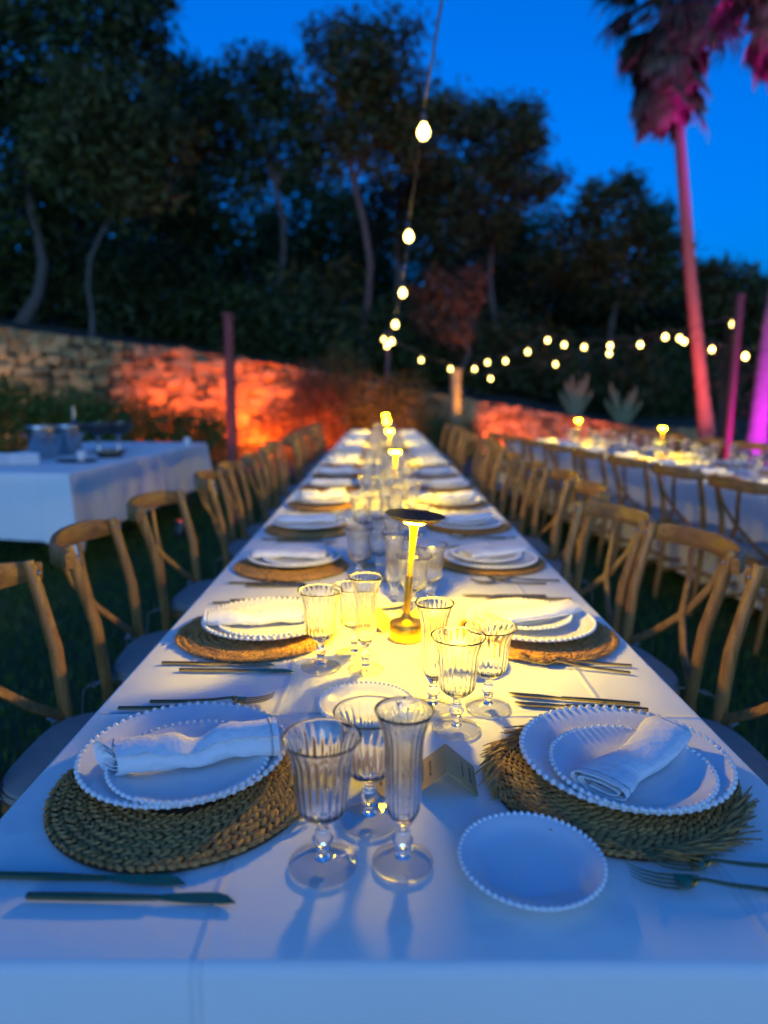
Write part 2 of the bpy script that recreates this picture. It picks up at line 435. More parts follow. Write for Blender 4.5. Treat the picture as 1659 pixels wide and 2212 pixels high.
# ------------------------------------------------------------------ foliage
def leaf_mesh(name, clumps, m, per_m2=150, ls=0.2, seed=1, inner=0.35, dark=(0.30, 1.15), asp=0.26):
    g = np.random.default_rng(seed); allv = []; tones = []
    for (c, r) in clumps:
        rr = np.array(r if isinstance(r, (tuple, list)) else (r, r, r * 0.85))
        n = int(per_m2 / 150 * 17 * (rr[0] * rr[1] * rr[2]) ** (2 / 3) / (ls * ls * asp)); n = max(60, min(n, 9000))
        d = g.normal(size=(n, 3)); d /= np.linalg.norm(d, axis=1)[:, None]
        q = inner + (1 - inner) * g.random(n) ** 0.6
        lump = 1 + 0.28 * np.sin(d[:, 0] * 5 + c[0]) * np.cos(d[:, 1] * 4 + c[1]) + 0.2 * np.sin(d[:, 2] * 7 + c[2])
        P = np.array(c) + d * rr * (q * lump)[:, None] + g.normal(size=(n, 3)) * ls * 0.5
        a = g.normal(size=(n, 3)); a /= np.linalg.norm(a, axis=1)[:, None]
        b = np.cross(a, g.normal(size=(n, 3))); b /= np.linalg.norm(b, axis=1)[:, None] + 1e-9
        l = ls * g.uniform(0.6, 1.3, n)[:, None]; w = l * asp
        allv.append(np.stack([P - a * l * .5, P + b * w * .5, P + a * l * .5, P - b * w * .5], 1)); tones.append(g.uniform(*dark, n) * g.uniform(0.75, 1.15))
    v = np.concatenate(allv); n = len(v); me = bpy.data.meshes.new(name)
    me.vertices.add(n * 4); me.vertices.foreach_set('co', v.ravel()); me.loops.add(n * 4); me.loops.foreach_set('vertex_index', np.arange(n * 4))
    me.polygons.add(n); me.polygons.foreach_set('loop_start', np.arange(n) * 4); me.polygons.foreach_set('loop_total', np.full(n, 4)); me.update(); me.validate()
    t = me.attributes.new('tone', 'FLOAT', 'FACE'); t.data.foreach_set('value', np.concatenate(tones)); me.materials.append(m)
    return me


def px_r(r, Y): return r / F_PX * Y


def tree(label, Y, base_px, clumps, m, cat='tree', seed=1, tr=0.16, ls=0.24, dens=150, name='tree', trunk_mat=None, bend=None, zb=None, fork=None):
    """clumps: (px, py, radius px, depth offset) read off the photo; the tree stands at depth Y."""
    bx = at(base_px, 900, Y).x; z0 = (hill_z(bx, Y) if zb is None else zb) - 0.1
    root = empty(name, (bx, Y, z0)); tag(root, label, cat); o = Vector((bx, Y, z0)); cl = []
    for (px, py, r, dy) in clumps:
        p = at(px, py, Y + dy); rw = px_r(r, Y); cl.append((tuple(p - o), (rw, rw * 1.15, rw * 0.9)))
        for _ in range(4):        # ragged satellites
            a = R.uniform(0, TAU); e = R.uniform(-0.5, 1.0); q = Vector((math.cos(a) * rw * .85, math.sin(a) * rw * .7, e * rw * .75)); s = rw * R.uniform(.28, .48)
            cl.append((tuple(p - o + q), (s, s, s * .8)))
    link('crown', leaf_mesh('crown', cl, m, dens, ls, seed), root)
    top = Vector(cl[0][0]); b = MB(); k = 9
    mid = bend or [(0, 0)] * 3
    pts = []
    for i in range(k):
        t = i / (k - 1); p = Vector((0, 0, 0)).lerp(top, t); w = math.sin(t * math.pi) * 0.35; p.x += w * math.sin(t * 6 + seed) + (bend(t) if callable(bend) else 0); pts.append(p)
    b.tube(pts, [tr * (1 - 0.65 * i / (k - 1)) * (1.35 if i == 0 else 1) for i in range(k)], 10)
    tk = b.build('trunk', trunk_mat or M_bark, root)
    lb = MB()
    for (c, r) in cl[5::5][:7]:
        s = pts[5] if R.random() < .5 else pts[6]; e = Vector(c); lb.tube([s, s.lerp(e, .5) + Vector((0, 0, -.15)), e], [tr * .45, tr * .3, tr * .12], 7)
    if lb.v: lb.build('limb', trunk_mat or M_bark, root)
    return root


tree('huge dark pine filling the upper left corner beyond the wall', 15.5, 60, [(90, 130, 150, 0), (230, 40, 120, .5), (20, 330, 140, 0), (300, 120, 70, 1), (180, 280, 130, 1), (60, -60, 150, 0), (40, 500, 90, .5), (270, -40, 90, 1)], M_leaf[0], seed=2, tr=.13, ls=.26, bend=lambda t: 0.5 * math.sin(t * 5))
tree('olive tinted pine with broad crown in front of the huge corner pine', 14.2, 210, [(270, 240, 110, 0), (190, 210, 70, 0), (330, 310, 75, .3), (240, 370, 110, 0), (160, 330, 80, 0), (310, 420, 70, 0)], M_leaf[1], seed=3, tr=.055, ls=.24)
tree('dark rounded tree between the corner pine and the open pine', 21, 400, [(410, 250, 80, 0), (420, 180, 50, 0), (370, 200, 50, 0), (400, 380, 100, 0), (450, 480, 90, 0), (360, 520, 90, 0), (500, 330, 62, 0), (530, 400, 60, 0)], M_leaf[0], seed=4, tr=.14, ls=.30)
tree('flat topped pine with tall pale trunk and gaps of sky below its crown', 20, 612, [(560, 175, 62, 0), (500, 205, 50, 0), (610, 200, 60, 0), (640, 260, 55, 0), (470, 240, 40, 0), (585, 330, 44, 0), (540, 270, 40, 0), (660, 340, 36, 0)], M_leaf[0], seed=5, tr=.11, ls=.27)
tree('tallest central pine with bright pale trunk', 19, 778, [(770, 130, 80, 0), (850, 90, 55, 0), (715, 100, 48, 0), (850, 190, 80, 0), (730, 230, 80, 0), (800, 300, 90, 0), (880, 300, 70, .4), (700, 340, 60, .4)], M_leaf[0], seed=6, tr=.12, ls=.26)
tree('pine standing behind the nearest hanging bulbs', 23, 815, [(930, 260, 60, 0), (970, 250, 50, 0), (900, 400, 90, 0), (840, 450, 80, 0), (960, 400, 70, 0), (930, 510, 80, 0)], M_leaf[2], seed=7, tr=.15, ls=.30)
tree('grey green round crowned tree to the right of the hanging bulbs', 25, 1075, [(1080, 310, 78, 0), (1120, 270, 50, 0), (1030, 270, 50, 0), (1040, 400, 80, 0), (1120, 400, 60, 0), (1170, 410, 45, 0), (1060, 500, 60, 0), (1120, 330, 48, 0)], M_leaf[2], seed=8, tr=.16, ls=.32)
tree('dark spiky cypress-like tree between the round tree and the palm', 26, 1330, [(1340, 470, 80, 0), (1360, 405, 32, 0), (1300, 430, 40, 0), (1410, 480, 45, 0), (1250, 490, 45, 0), (1350, 590, 110, 0), (1440, 520, 26, 0), (1230, 560, 70, 0), (1420, 600, 60, 0)], M_leaf[0], seed=9, tr=.18, ls=.32)
tree('low dark tree behind the palm trunk', 27, 1560, [(1550, 620, 70, 0), (1610, 640, 60, 0), (1500, 610, 50, 0), (1640, 690, 60, 0), (1570, 720, 80, 0), (1700, 650, 80, 0)], M_leaf[2], seed=10, tr=.14, ls=.34)
tree('reddish brown tree lit from below behind the end of the table', 18.5, 985, [(985, 655, 42, 0), (1022, 598, 24, 0), (950, 612, 28, 0), (915, 690, 34, .3), (985, 715, 38, 0), (1038, 640, 18, 0), (905, 640, 20, .2)], M_leaf[3], seed=11, tr=.07, ls=.17, dens=80)
# darker second rank that closes the wood
for (px, Y, cl, lb, sd) in [
    (120, 25, [(120, 560, 150, 0), (20, 620, 120, 0), (230, 600, 120, 0), (150, 420, 120, 0), (60, 690, 90, 0), (250, 700, 80, 0)], 'dark tree of the second rank behind the corner pine', 21),
    (470, 30, [(480, 560, 120, 0), (560, 620, 110, 0), (400, 640, 100, 0), (350, 420, 90, 0), (520, 700, 80, 0), (430, 710, 80, 0)], 'dark tree of the second rank left of the pale trunked pines', 22),
    (690, 31, [(690, 560, 120, 0), (760, 630, 110, 0), (650, 690, 90, 0), (680, 440, 80, 0), (760, 480, 80, 0), (740, 720, 70, 0)], 'dark tree of the second rank between the two pale trunks', 23),
    (890, 33, [(890, 600, 110, 0), (860, 700, 80, 0), (1010, 560, 90, 0), (960, 700, 80, 0), (1050, 650, 90, 0)], 'dark tree of the second rank behind the string of bulbs', 24),
    (1150, 34, [(1150, 600, 110, 0), (1100, 690, 90, 0), (1220, 660, 100, 0), (1170, 760, 70, 0), (1080, 540, 70, 0), (1280, 720, 90, 0)], 'dark tree of the second rank left of the spiky tree', 25),
    (1420, 33, [(1420, 700, 110, 0), (1340, 720, 90, 0), (1500, 730, 100, 0), (1590, 760, 90, 0), (1390, 800, 70, 0), (1480, 820, 60, 0)], 'dark low tree of the second rank left of the palm trunk', 26),
    (1680, 30, [(1660, 760, 100, 0), (1760, 740, 100, 0), (1620, 830, 70, 0)], 'dark low tree of the second rank at the right edge', 27)]:
    tree(lb, Y, px, cl, M_leaf[0], seed=sd, tr=.2, ls=.42, dens=170)

# undergrowth on the hill behind the wall
def undergrowth():
    cl = []
    g = random.Random(8)
    for i in range(46):
        x = -12 + 26 * i / 45 + g.uniform(-.4, .4); wy = wall_y(max(x, WALL[0][0]))[0]; y = wy + g.uniform(3.5, 7.5); r = g.uniform(0.9, 1.6)
        cl.append(((x, y, hill_z(x, y) + r * 0.6), (r, r, r * g.uniform(.8, 1.3))))
    return tag(link('undergrowth', leaf_mesh('undergrowth', cl, M_leaf[0], 120, 0.3, 31, dark=(.3, .9))), kind='stuff')


undergrowth()


def bush(label, pos, clumps, m, seed, ls=0.09, stems=9, name='shrub', dens=150, cat='shrub', grp=None):
    root = empty(name, pos); tag(root, label, cat, grp)
    link('foliage', leaf_mesh('foliage', clumps, m, dens, ls, seed), root)
    b = MB(); g = random.Random(seed)
    for i in range(stems):
        c, r = clumps[i % len(clumps)]; e = Vector(c) + Vector((g.uniform(-r, r) if not isinstance(r, tuple) else 0, 0, 0)) * .5
        b.tube([(g.uniform(-.1, .1), g.uniform(-.1, .1), -.02), Vector((e.x * .5, e.y * .5, e.z * .6)), e], [.022, .015, .006], 6)
    b.build('stems', M_bark, root); return root


hc = []
for i in range(13):
    t = i / 12; x = 4.6 * t; hc.append(((x, 0.9 * t, (1.62 - .70 * t ** 1.3) * .45), (.42, .38, (1.62 - .70 * t ** 1.3) * .56)))
    hc.append(((x + .1, 0.9 * t, (1.62 - .70 * t ** 1.3) * .8), (.36, .33, .30)))
bush('dense dark green clipped hedge sloping down behind the buffet table', (-7.0, 9.15, 0), hc, M_leaf[4], 41, ls=.075, stems=20, name='hedge', dens=140, cat='hedge')
bush('dry orange lit shrub against the wall left of the table end', tuple(at(655, 985, 12.6) * Vector((1, 1, 0)) if False else Vector((at(655, 985, 12.6).x, 12.6, 0))), [((0, 0, .8), .62), ((-.4, 0, .45), .45), ((.35, 0, 1.2), .48), ((.1, .1, 1.55), .36), ((.5, 0, .55), .45)], M_leaf[3], 42, ls=.085, dens=85)
bush('tall reddish shrub with yellowish tips behind the end of the table', (at(745, 985, 13.0).x, 13.0, 0), [((0, 0, .9), .65), ((.1, 0, 1.6), .5), ((-.1, 0, 2.0), .32), ((.4, 0, .6), .5), ((-.45, 0, 1.2), .4)], M_leaf[1], 43, ls=.09, dens=95)
bush('dark green shrub right behind the table end', (at(880, 985, 13.2).x, 13.2, 0), [((0, 0, .7), .68), ((.45, 0, .5), .5), ((-.35, 0, 1.25), .45), ((.1, 0, 1.4), .4)], M_leaf[1], 44, ls=.09, dens=90)
bush('low dark shrub at the foot of the orange post', (at(975, 985, 13.6).x, 13.6, 0), [((0, 0, .45), .5), ((.3, 0, .3), .4), ((-.3, 0, .5), .42)], M_leaf[4], 45, ls=.08, dens=100)
bush('magenta lit thin shrub beside the crimson post', (at(1555, 985, 11.5).x, 11.5, 0), [((0, 0, 1.5), .30), ((.25, 0, 1.1), .28), ((-.1, 0, 2.0), .22), ((.3, .1, 1.7), .2), ((.05, 0, .7), .3)], M_leaf[3], 46, ls=.10, dens=40)


def cactus(px, Y, label, arms):
    x = at(px, 900, Y).x; z0 = hill_z(x, Y) - .05; root = empty('branching_cactus', (x, Y, z0)); tag(root, label, 'cactus', 'pale cactus plants behind the right wall')
    for (dx, h, r) in arms:
        b = MB(); b.tube([(dx * .25, 0, 0), (dx * .6, 0, h * .4), (dx, .02, h * .8), (dx * 1.1, .02, h)], [r * .75, r, r * .95, r * .3], 10); b.build('arm', M_cactus, root)


cactus(1240, 19.2, 'pale branching cactus behind the low wall, nearer the string bulbs', [(-.24, 1.0, .075), (.28, 1.2, .08), (.02, .8, .08), (.12, 1.05, .065), (-.10, 1.15, .07), (-.38, .7, .06), (.42, .75, .06)])
cactus(1345, 19.8, 'pale branching cactus behind the low wall, nearer the palm', [(-.36, 1.2, .08), (.30, 1.1, .08), (.04, .75, .075), (-.20, 1.0, .07), (.16, .95, .065), (-.48, .75, .06), (.46, .7, .06)])

# ------------------------------------------------------------------ palms
def frond_mesh(name, m, n=13, L=0.95, spread=2.2, droop=0.25, seed=1, pet=0.5, w=0.045):
    g = random.Random(seed); b = MB()
    b.tube([(0, 0, 0), (pet * .5, 0, .02), (pet, 0, 0)], [.018, .014, .011], 5)
    for i in range(n):
        a = (i / (n - 1) - .5) * spread; l = L * (1 - .28 * abs(a) / (spread / 2)) * g.uniform(.85, 1.08); d = Vector((math.cos(a), math.sin(a), 0)); sN = Vector((-d.y, d.x, 0)) * w
        o = Vector((pet, 0, 0)); dr = droop * g.uniform(.6, 1.5)
        p1 = o + d * l * .5 + Vector((0, 0, -.04 * dr)); p2 = o + d * l * .82 + Vector((0, 0, -.35 * dr)); p3 = o + d * l * .95 + Vector((0, 0, -1.0 * dr))
        tn = g.uniform(.55, 1.25)
        b.add([o - sN * .15, o + sN * .15, p1 + sN + Vector((0, 0, .012)), p1 - sN, p2 + sN * .6, p2 - sN * .6, p3], [(0, 1, 2, 3), (3, 2, 4, 5), (5, 4, 6)], tn)
    return b.mesh(name, m, ang=180)


FR_DEAD = [frond_mesh('dead_frond', M_palmdead, 11, .85, 1.1, .12, s, .45, .05) for s in (1, 2, 3)]
FR_GREEN = [frond_mesh('green_frond', M_palmgreen, 17, .95, 2.6, .30, s, .8, .042) for s in (4, 5, 6)]


def palm(label, path, r0, r1, skirt_len, n_dead, n_green, crown_r, seed):
    g = random.Random(seed); base = Vector(path[0]); root = empty('fan_palm', base); tag(root, label, 'palm tree')
    b = MB(); P = []
    for i in range(len(path) - 1):
        for k in range(22): P.append(Vector(path[i]).lerp(Vector(path[i + 1]), k / 22) - base)
    P.append(Vector(path[-1]) - base); n = len(P)
    b.tube(P, [r0 + (r1 - r0) * (i / (n - 1)) ** .7 + (.06 * max(0, 1 - i / 8)) + (.009 if i % 2 else -.004) for i in range(n)], 14); b.build('trunk', M_palmbark, root)
    top = P[-1]
    for i in range(n_dead):
        t = g.random(); a = g.uniform(0, TAU); z = -skirt_len * .72 * t + .1; tilt = rad(g.uniform(52, 80) - 24 * (1 - t) * g.random())
        o = link('dead_frond', g.choice(FR_DEAD), root, top + Vector((math.cos(a) * .14, math.sin(a) * .14, z + .35)), (g.uniform(-.5, .5), tilt, a), (g.uniform(.8, 1.15) * crown_r,) * 3)
    for i in range(n_green):
        a = TAU * i * .382 + g.uniform(-.3, .3); t = i / n_green; tilt = rad(50 - 110 * t + g.uniform(-10, 10))
        link('green_frond', g.choice(FR_GREEN), root, top + Vector((math.cos(a) * .1, math.sin(a) * .1, .45 + .35 * t)), (g.uniform(-.3, .3), tilt, a), (g.uniform(.9, 1.15) * crown_r,) * 3)
    return root


pb = at(1525, 950, 15.0); p1 = at(1492, 600, 15.0); p2 = at(1468, 300, 15.0); p3 = at(1452, 40, 15.0)
palm('tall fan palm with brown skirt and pink lit leaning trunk', [(pb.x + .1, 15, -.05), tuple(p1), tuple(p2), tuple(p3)], .150, .085, 2.1, 130, 30, 1.0, 5)
q0 = at(1622, 1040, 10.0); q1 = at(1668, 690, 10.0); q2 = at(1735, 340, 10.1); q3 = at(1715, -75, 10.3)
palm('magenta lit fan palm leaning at the right edge', [(q0.x, 10, -.05), tuple(q1), tuple(q2), tuple(q3)], .14, .10, 1.15, 80, 26, .85, 6)

# ------------------------------------------------------------------ tables and cloths
def cloth_mesh(x0, x1, y0, y1, drop, seed=1, wave=0.018, corner=0.0, res=0.06):
    """A cloth over a table whose top is at local z=0; skirt falls by drop with soft folds."""
    b = MB(); g = random.Random(seed); rr = 0.012; per = []
    cx0, cx1, cy0, cy1 = x0, x1, y0, y1
    def run(a, bb, n): return [a + (bb - a) * i / n for i in range(n)]
    nx = max(8, int((x1 - x0) / res)); ny = max(8, int((y1 - y0) / res))
    top = []; 
    for j in range(ny + 1):
        for i in range(nx + 1):
            x = x0 + (x1 - x0) * i / nx; y = y0 + (y1 - y0) * j / ny
            z = 0.0012 * noise.noise((x * 3.1, y * 1.7, seed)) + 0.0006 * noise.noise((x * 11, y * 9, seed)); e = min(i, nx - i, j, ny - j)
            top.append((x, y, z if e else -.001))
    tf = [(j * (nx + 1) + i, j * (nx + 1) + i + 1, (j + 1) * (nx + 1) + i + 1, (j + 1) * (nx + 1) + i) for j in range(ny) for i in range(nx)]
    b.add(top, tf)
    idx = lambda i, j: j * (nx + 1) + i
    loop = [idx(i, 0) for i in range(nx)] + [idx(nx, j) for j in range(ny)] + [idx(i, ny) for i in range(nx, 0, -1)] + [idx(0, j) for j in range(ny, 0, -1)]
    m = len(loop); rows = [loop]
    prof = [(.004, -.002), (.009, -.006), (.012, -.014)] + [(.012 + .006 * k / 8, -.014 - (drop - .014) * k / 8) for k in range(1, 9)]
    for (o, z) in prof:
        row = []; d = -z / drop
        for q in loop:
            x, y, _ = b.v[q]; nxv = (-1 if x <= x0 + 1e-6 else 1 if x >= x1 - 1e-6 else 0); nyv = (-1 if y <= y0 + 1e-6 else 1 if y >= y1 - 1e-6 else 0)
            s = (x + y) if nyv == 0 or nxv == 0 else 0; s = y if nxv and not nyv else x
            wv = wave * d * (noise.noise((s * 2.3 + seed * 7, nxv * 3 + nyv, seed)) * 1.6 + .5 * noise.noise((s * 7, nxv + nyv * 2, seed + 4)))
            cd = min(abs(x - x0), abs(x - x1)) if nyv else min(abs(y - y0), abs(y - y1)); cf = max(0, 1 - cd / .22) ** 2 if (nxv or nyv) else 0
            off = o + max(-.01, wv) + cf * d * .07
            row.append(len(b.v)); b.v.append((x + nxv * off, y + nyv * off, z - corner * cf * d))
        rows.append(row)
    for A, B in zip(rows[:-1], rows[1:]):
        for k in range(m): b.f.append((A[(k + 1) % m], A[k], B[k], B[(k + 1) % m])); b.t.append(1.0)
    while len(b.t) < len(b.f): b.t.append(1.0)
    return b


def table(label, x0, x1, y0, y1, loc, rz, n_leg):
    root = empty('folding_table', loc, rz); tag(root, label, 'table')
    b = MB(); b.box(((x0 + x1) / 2, (y0 + y1) / 2, T - .022), (x1 - x0 - .006, y1 - y0 - .006, .036)); b.build('tabletop', M_dark, root)
    for k in range(n_leg):
        y = y0 + .25 + (y1 - y0 - .5) * k / (n_leg - 1)
        for x in (x0 + .12, x1 - .12): l = MB(); l.tube([(x, y, 0), (x, y, T - .04)], .016, 8); l.build('leg', M_dark, root)


XL, XR, Y0, Y1 = -0.491, 0.553, 0.592, 9.85
table('long folding table hidden under the central white cloth', XL, XR, Y0, Y1, (0, 0, 0), 0, 6)
co = cloth_mesh(XL, XR, Y0, Y1, 0.62, 1, .016).build('tablecloth', M_cloth, ang=60, loc=(0, 0, T)); tag(co, 'long white tablecloth draped over the central dinner table', 'tablecloth')
RT_A = rad(7.5); RT_O = Vector((2.74, 3.35, 0))            # second table: local y runs along it, x=0 is its centre line
table('long folding table under the second white cloth on the right', -.52, .52, -1.6, 5.2, RT_O, RT_A, 5)
co = cloth_mesh(-.52, .52, -1.6, 5.2, 0.64, 2, .02).build('tablecloth', M_cloth, ang=60, loc=RT_O + Vector((0, 0, T))); co.rotation_euler.z = RT_A
tag(co, 'white tablecloth on the second dinner table beyond the right row of chairs', 'tablecloth')
SV_A = rad(-3.5); SV_O = Vector((-2.15, 4.68, 0))
table('buffet table with dark legs under the short white cloth', -1.3, 0, 0, 3.0, SV_O, SV_A, 3)
co = cloth_mesh(-1.3, 0, 0, 3.0, 0.47, 3, .035, .13).build('tablecloth', M_cloth, ang=60, loc=SV_O + Vector((0, 0, T))); co.rotation_euler.z = SV_A
tag(co, 'short white tablecloth with drooping corners on the buffet table', 'tablecloth')

# ------------------------------------------------------------------ tableware prototypes
def plate_proto(name, Rr, h, beads, br):
    r = Rr - br * 1.1; f = .60 * Rr
    prof = [(0, .004), (f * .8, .004), (f * .86, 0), (f * .92, 0), (f, .004), (r * .85, h * .50), (r, h - .0045), (r + .0012, h - .002), (r, h), (r * .97, h - .0003), (r * .84, h * .55 + .0035), (r * .72, h * .30 + .004), (f * .98, .0085), (f * .85, .0072), (0, .0072)]
    b = MB(); b.lathe(prof, 72); o = b.build(name, M_plate, ang=60)
    k = MB()
    for i in range(beads):
        a = TAU * i / beads; k.ball(((Rr - br) * math.cos(a), (Rr - br) * math.sin(a), h - .0005), br, 8, 6)
    k.build('beaded_rim', M_plate, o, ang=180); return Proto(o)


P_dinner = plate_proto('dinner_plate', .1515, .0235, 66, .0047)
P_start = plate_proto('starter_plate', .1140, .020, 62, .0039)
P_bread = plate_proto('side_plate', .0861, .018, 60, .0033)


def mat_proto(seed, chevron, fringe, r_out=.184):
    g = random.Random(seed); root = empty('placemat')
    b = MB(); b.lathe([(0, .0005), (r_out - .006, .0005), (r_out - .003, .002), (r_out - .006, .0036), (0, .0042)], 64); b.build('backing', M_strawdark, root)
    w = MB(); r = .078; row = 0; step = .0076 if chevron else .0080
    while r < r_out:
        n = int(TAU * r / .0118); off = g.random()
        for i in range(n):
            a = TAU * (i + off) / n + g.uniform(-.012, .012); L = .0088 * g.uniform(.85, 1.2); tilt = (.52 if row % 2 == 0 else -.52) if chevron else .34 + g.uniform(-.08, .14)
            M = (Matrix.Rotation(a + math.pi / 2 + tilt, 4, 'Z') @ Matrix.Rotation(g.uniform(-.22, -.06), 4, 'Y')).to_3x3()
            rr = r + g.uniform(-.0008, .0008); tn = g.uniform(.8, 1.15); z0 = .0056 + g.uniform(0, .0012)
            for sd in (-1, 0, 1):
                c = Vector((rr * math.cos(a), rr * math.sin(a), z0 + (.0011 if sd == 0 else 0))) + M @ Vector((g.uniform(-.0008, .0008), sd * .0017, 0))
                w.ball(c, (L, .00150, .0021), 6, 4, M, tn * g.uniform(.82, 1.15))
        r += step; row += 1
    o = w.build('straw_weave', M_straw, root, ang=180); o['kind'] = 'stuff'
    if fringe:
        fb = MB(); n = int(150 * fringe)
        for i in range(n):
            a = g.uniform(0, TAU) if fringe >= 1 else g.uniform(2.6, 5.6); r0 = r_out - g.uniform(.004, .022); ln = g.uniform(.025, .055) * (1 if fringe >= 1 else .8) * (.30 if fringe > 1.2 and .1 < a < 1.5 else 1); an = a + math.pi / 2 - g.uniform(.02, .50)
            p = Vector((r0 * math.cos(a), r0 * math.sin(a), .005 + g.uniform(0, .004))); d = Vector((math.cos(an), math.sin(an), 0)); up = g.uniform(-.004, .006)
            e = p + d * ln; e.z = max(.0012, p.z + up)
            fb.tube([p, p.lerp(e, .55) + Vector((0, 0, .002)), e], 0, sq=[(.0017, .0008), (.0015, .0007), (.0008, .0004)])
            fb.t[-18:] = [g.uniform(.6, 1.25)] * 18
        o = fb.build('straw_fringe', M_straw, root, ang=180); o['kind'] = 'stuff'
    return Proto(root)


P_mats = [mat_proto(5, True, .25, .184), mat_proto(6, False, 4.0, .174), mat_proto(7, True, .8, .178)]


def napkin_proto(seed, turns, a0, b0, pinch, L=.235, slant=0.0):
    b = MB(); g = random.Random(seed); ns = 26; nt_ = 34; tk = .0017; rings = []
    for i in range(ns + 1):
        t = i / ns; x = (t - .5) * L
        pz = 1 - pinch * math.exp(-((t - .52) / .10) ** 2); flare = 1 + .10 * math.cos(t * TAU) + .05 * math.sin(t * 9 + seed)
        outer, inner = [], []
        for k in range(nt_ + 1):
            th = TAU * turns * k / nt_ - 2.2; q = .22 + .78 * k / nt_
            A = a0 * flare * (.35 + .65 * q) ; Bq = b0 * pz * q
            y = A * math.cos(th); z = b0 * pz * 1.0 + Bq * math.sin(th) * 1.0
            y += .004 * math.sin(t * 7 + seed) ; rg = (1 - abs(noise.noise((x * 16 + z * 25, y * 34 - x * 9, seed + 9)))) ** 6; wob = .0034 * rg * q + .0030 * noise.noise((x * 30, th * 1.3, seed)) * q + .0045 * noise.noise((x * 13 + y * 45, z * 30, seed + 3)) * q + .0035 * pinch * math.sin((x * 70 + th * 1.7)) * math.exp(-((t - .5) / .22) ** 2) * q
            y += wob; z = max(.0006, z + wob * .9)
            x2 = x - slant * y * max(0, 1 - t * 3.2) + (.006 * (1 - q) if t < .02 else 0)
            nrm = Vector((0, math.cos(th) / max(A, 1e-4), math.sin(th) / max(Bq, 1e-4))).normalized() if True else None
            outer.append(Vector((x2, y, z)) + nrm * tk * .5); inner.append(Vector((x2, y, z)) - nrm * tk * .5)
        rings.append(outer + inner[::-1])
    m = len(rings[0]); vs_ = [v for r in rings for v in r]
    fs = [(i * m + j, i * m + (j + 1) % m, (i + 1) * m + (j + 1) % m, (i + 1) * m + j) for i in range(ns) for j in range(m)]
    h = m // 2
    for e in (0, ns):
        for k in range(h - 1):
            q = (e * m + k, e * m + k + 1, e * m + m - 2 - k, e * m + m - 1 - k); fs.append(q[::-1] if e == 0 else q)
    b.add(vs_, fs); return Proto(b.build('napkin', M_napkin, ang=70))


P_naps = [napkin_proto(3, 2.75, .0300, .0255, .30, .232, .65), napkin_proto(5, 2.2, .0400, .0165, .10, .230), napkin_proto(8, 2.4, .0340, .0200, .22)]

FL = 22


def drink_proto(name, H, rim, mid, low, bb, fr, kz, kr, neck=.0062):
    """Fluted stemmed glass: flared rim radius, mid radius, low bulge radius, bowl bottom height, foot radius, knop height and radius."""
    w = .0011; root = empty(name); fl = .0005
    def bowl_r(t):
        # t 0 bottom .. 1 rim
        if t < .22: return neck + .002 + (low - neck - .002) * math.sin(t / .22 * math.pi / 2) ** .8
        if t < .62: s = (t - .22) / .40; return low + (mid - low) * (3 * s * s - 2 * s ** 3)
        s = (t - .62) / .38; return mid + (rim - mid) * s ** 2.1
    outp, inp = [], []
    ks = [0, .03, .07, .11, .16, .22, .3, .38, .46, .54, .62, .7, .77, .83, .88, .93, .97, 1]
    for t in ks:
        z = bb + (H - bb) * t; f = fl * min(1, max(0, (t - .05) / .15)) * (1 if t < .8 else max(0, (1 - t) / .2)); outp.append((bowl_r(t), z, f))
    for t in reversed([k for k in ks if k >= .07]):
        z = bb + (H - bb) * t + (.0 if t > .2 else .004 * (1 - t / .2)); f = fl * .35 * min(1, max(0, (t - .05) / .15)) * (1 if t < .8 else max(0, (1 - t) / .2)); inp.append((max(.002, bowl_r(t) - w * (1 if t > .2 else 1.8)), z, -f))
    b = MB(); b.lathe([(0, bb)] + outp + [(rim - w * .5, H + .0006)] + inp + [(0, inp[-1][1] - .001)], FL * 6, flute=FL); b.build('bowl', M_glass, root, ang=180)
    s = MB(); s0 = .0085
    s.lathe([(0, s0), (neck + .003, s0), (neck, s0 + .004), (neck, kz - kr * 1.0), (neck + .0025, kz - kr * .85), (neck + .0008, kz - kr * .65), (kr * .82, kz - kr * .35), (kr, kz), (kr * .82, kz + kr * .35), (neck + .0008, kz + kr * .65), (neck + .0028, kz + kr * .85), (neck, kz + kr), (neck, bb - .004), (neck + .0022, bb - .0004), (0, bb - .0004)], 40); s.build('stem', M_glass, root, ang=60)
    f = MB(); f.lathe([(0, .0006), (fr * .5, .0006), (fr * .93, .0005), (fr * .97, .0006), (fr * .993, .0011), (fr, .0018), (fr - .0007, .0026), (fr - .002, .0030), (fr * .8, .0036), (fr * .6, .0043), (fr * .42, .0053), (neck + .0065, .0066), (neck + .0035, s0 - .0006), (neck + .003, s0 - .0004), (0, s0 - .0004)], 64); ft = f.build('foot', M_thin, root, ang=38)
    k = MB(); k.lathe([(fr - .0012 + .0017 * math.cos(TAU * i / 10), .0022 - .0017 * math.sin(TAU * i / 10)) for i in range(10)][::-1] + [(fr - .0012 + .0017, .0022)][:0] + [(fr - .0012 + .0017 * math.cos(TAU * 9 / 10), .0022 - .0017 * math.sin(TAU * 9 / 10))], 64); k.build('foot_rim', M_glass, ft, ang=180)
    return Proto(root)


P_goblet = drink_proto('water_goblet', .163, .0455, .0335, .0300, .057, .0400, .034, .0125)
P_flute = drink_proto('champagne_flute', .194, .0345, .0218, .0205, .050, .0358, .030, .0125)
P_wine = drink_proto('wine_glass', .151, .0465, .0335, .0305, .057, .0395, .033, .0120)


